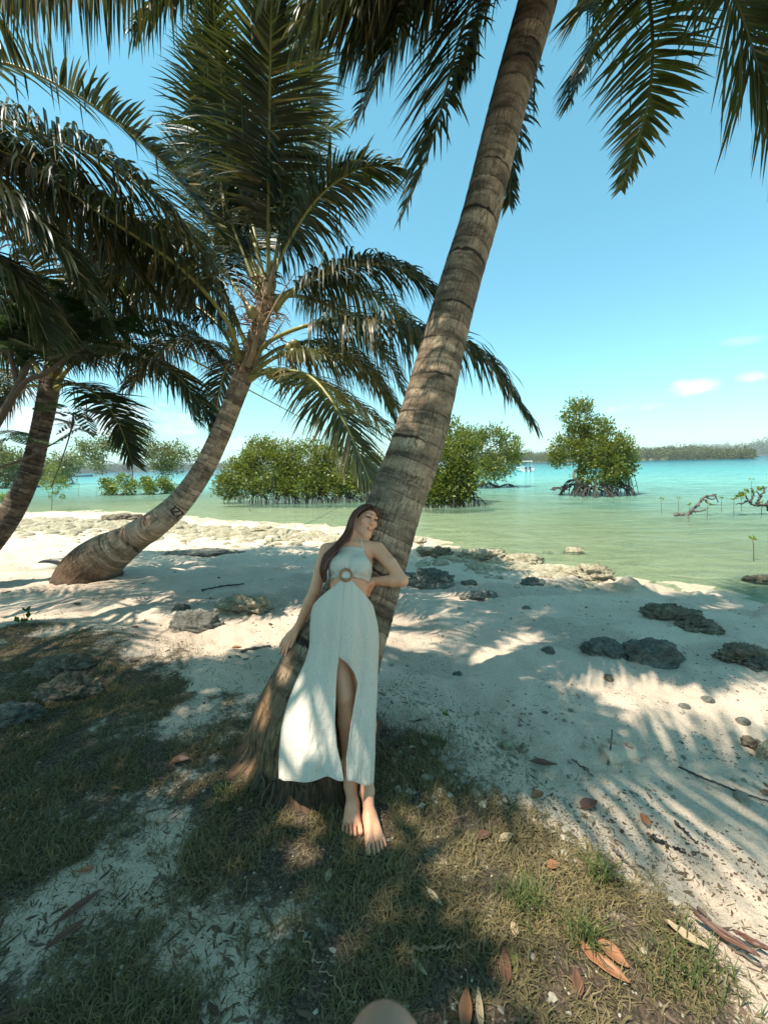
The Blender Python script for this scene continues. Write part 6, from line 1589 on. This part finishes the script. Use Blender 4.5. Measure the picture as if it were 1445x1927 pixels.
for (x, y, rx, ry, n) in [(60, 600, 62, 46, 34), (20, 560, 50, 44, 24), (105, 570, 50, 40, 22), (190, 610, 62, 22, 22), (40, 650, 50, 30, 16), (245, 628, 34, 16, 9), (128, 782, 34, 22, 12), (20, 820, 30, 14, 5), (150, 650, 40, 18, 10), (-40, 620, 50, 60, 24), (70, 640, 40, 26, 12)]:
    for i in range(n):
        p = P(x + r.normal(0, rx * .5), y + r.normal(0, ry * .5), dF + r.normal(0, .22))
        feather_spray(a, p, [r.normal(.25, .8), r.normal(-.1, .6), r.normal(.0, .25)], r.uniform(.24, .40), r, 8)
a.build('crown', M['feather_leaf'], ft_, smooth=False)

# ------------------------------------------------------------------ broad leaved tree behind the viewpoint: it shades the near grass
bs = np.array([-3.0, -3.2, 0.0]); tt_ = empty('unseen_shade_tree', bs, 'broad leaved shade tree behind the viewpoint that darkens the near grass', 'tree')
tubes('trunk', 'mangrove_bark', tt_, [([bs - [0, 0, .1], bs + [.1, .1, 2], bs + [.3, .3, 4.2], bs + [.4, .6, 6.4]], .22, .06)] + [([bs + [.2, .2, 3.2 + .3 * i], bs + [1.3 * math.cos(i * 1.9), 1.3 * math.sin(i * 1.9), 4.6 + .25 * i], bs + [2.6 * math.cos(i * 1.9), 2.6 * math.sin(i * 1.9), 5.2 + .25 * i]], .08, .025) for i in range(7)], 8, px=False)
a = Acc()
for i, (x, y, z, rx, ry, rz, n) in enumerate([(-3.4, -.9, 6.0, 1.3, 1.2, .45, 1400), (-2.3, -1.9, 6.2, 1.4, 1.2, .5, 900), (-4.4, -.2, 5.8, 1.4, 1.3, .5, 1300), (-3.2, -3.2, 6.9, 1.8, 1.6, .7, 800), (-4.8, -2.4, 6.2, 1.4, 1.4, .5, 600)]):
    leafcloud(a, np.array([x, y, z]), (rx, ry, rz), n, .24, 900 + i, outer=.1, gather=.22)
a.build('crown', M['almond_leaf'], tt_, smooth=False)
# ------------------------------------------------------------------ light
TOSUN = nrm(np.array([-0.36, -0.24, 0.90]))
sd = bpy.data.lights.new('sun', 'SUN'); sd.energy = 5.0; sd.angle = math.radians(.53); sd.color = (1, .93, .82)
so = bpy.data.objects.new('sun', sd); COL.objects.link(so)
so.rotation_euler = Vector(-TOSUN).to_track_quat('-Z', 'Y').to_euler(); so.location = (0, 0, 30)
w = bpy.data.worlds.new('World'); sc.world = w; w.use_nodes = True
t = NT(w.node_tree)
el = math.asin(TOSUN[2]); az = math.atan2(TOSUN[0], TOSUN[1])
sky = t.n('ShaderNodeTexSky', sky_type='NISHITA', sun_disc=False, sun_elevation=el, sun_rotation=az, air_density=1.0, dust_density=.6, ozone_density=1.0)
dirv = t.n('ShaderNodeTexCoord').outputs[0]
dz = t.n('ShaderNodeSeparateXYZ', {0: dirv}).outputs[2]
tint = t.mix(t.ramp(dz, [(0.0, 0.0), (.12, .35), (.75, 1.0)]), (.58, .80, .81), (.76, 1.40, 1.10))
c = t.mix(1.0, sky.outputs[0], tint, 'MULTIPLY')
nz = t.noise(t.vmul(dirv, (1, 1, 2.2)), 16, 6, .62)
def cloud(c, px, py, rx, ry, amt, th=.5):
    d = nrm(ray(px, py)); e = nrm(np.cross(d, [0, 0, 1])); u = np.cross(e, d)
    A = t.n('ShaderNodeVectorMath', {0: dirv, 1: tuple(e / (rx / FPX))}, operation='DOT_PRODUCT').outputs[1]
    B = t.n('ShaderNodeVectorMath', {0: dirv, 1: tuple(u / (ry / FPX))}, operation='DOT_PRODUCT').outputs[1]
    D = t.n('ShaderNodeVectorMath', {0: dirv, 1: tuple(d)}, operation='DOT_PRODUCT').outputs[1]
    k = t.math('SUBTRACT', 1.0, t.math('ADD', t.math('MULTIPLY', A, A), t.math('MULTIPLY', B, B)))
    k = t.math('MULTIPLY_ADD', t.math('SUBTRACT', nz, .5), 3.2, k)
    k = t.math('MULTIPLY', t.ramp(k, [(th - .3, 0.0), (th + .5, 1.0)]), t.math('GREATER_THAN', D, 0.0))
    return t.mix(t.math('MULTIPLY', k, amt), c, CW)
CW = (4.4, 4.6, 4.7)
for cl in [(1190, 768, 48, 9, .8), (1300, 730, 44, 14, .9), (1412, 710, 20, 9, .7), (1398, 640, 30, 8, .25), (190, 790, 170, 34, .7), (480, 835, 150, 16, .4), (30, 775, 120, 40, .6)]:
    c = cloud(c, *cl)
hz = bpy.data.meshes.new('haze'); hv = [(x, y, z) for x in (-3050, 3050) for y in (-3050, 3050) for z in (-4.5, 62)]
hz.from_pydata(hv, [], [(0, 1, 3, 2), (4, 6, 7, 5), (0, 4, 5, 1), (2, 3, 7, 6), (0, 2, 6, 4), (1, 5, 7, 3)]); ho = bpy.data.objects.new('haze', hz); COL.objects.link(ho); tag(ho, kind='stuff')
mh = bpy.data.materials.new('haze'); mh.use_nodes = True; th_ = NT(mh.node_tree)
pv = th_.n('ShaderNodeVolumePrincipled', {'Color': (.86, .93, 1.0), 'Density': .00024})
th_.n('ShaderNodeOutputMaterial', {1: pv}); hz.materials.append(mh)
bg = t.n('ShaderNodeBackground', {0: c, 1: .135})
t.n('ShaderNodeOutputWorld', {0: bg})
sc.view_settings.view_transform = 'Standard'; sc.view_settings.look = 'None'; sc.view_settings.exposure = 0.92; sc.view_settings.gamma = 1.0
sc.cycles.use_denoising = True
sc.cycles.max_bounces = 8; sc.cycles.transparent_max_bounces = 12; sc.cycles.diffuse_bounces = 4; sc.cycles.glossy_bounces = 3; sc.cycles.transmission_bounces = 4
sc.cycles.sample_clamp_indirect = 6.0
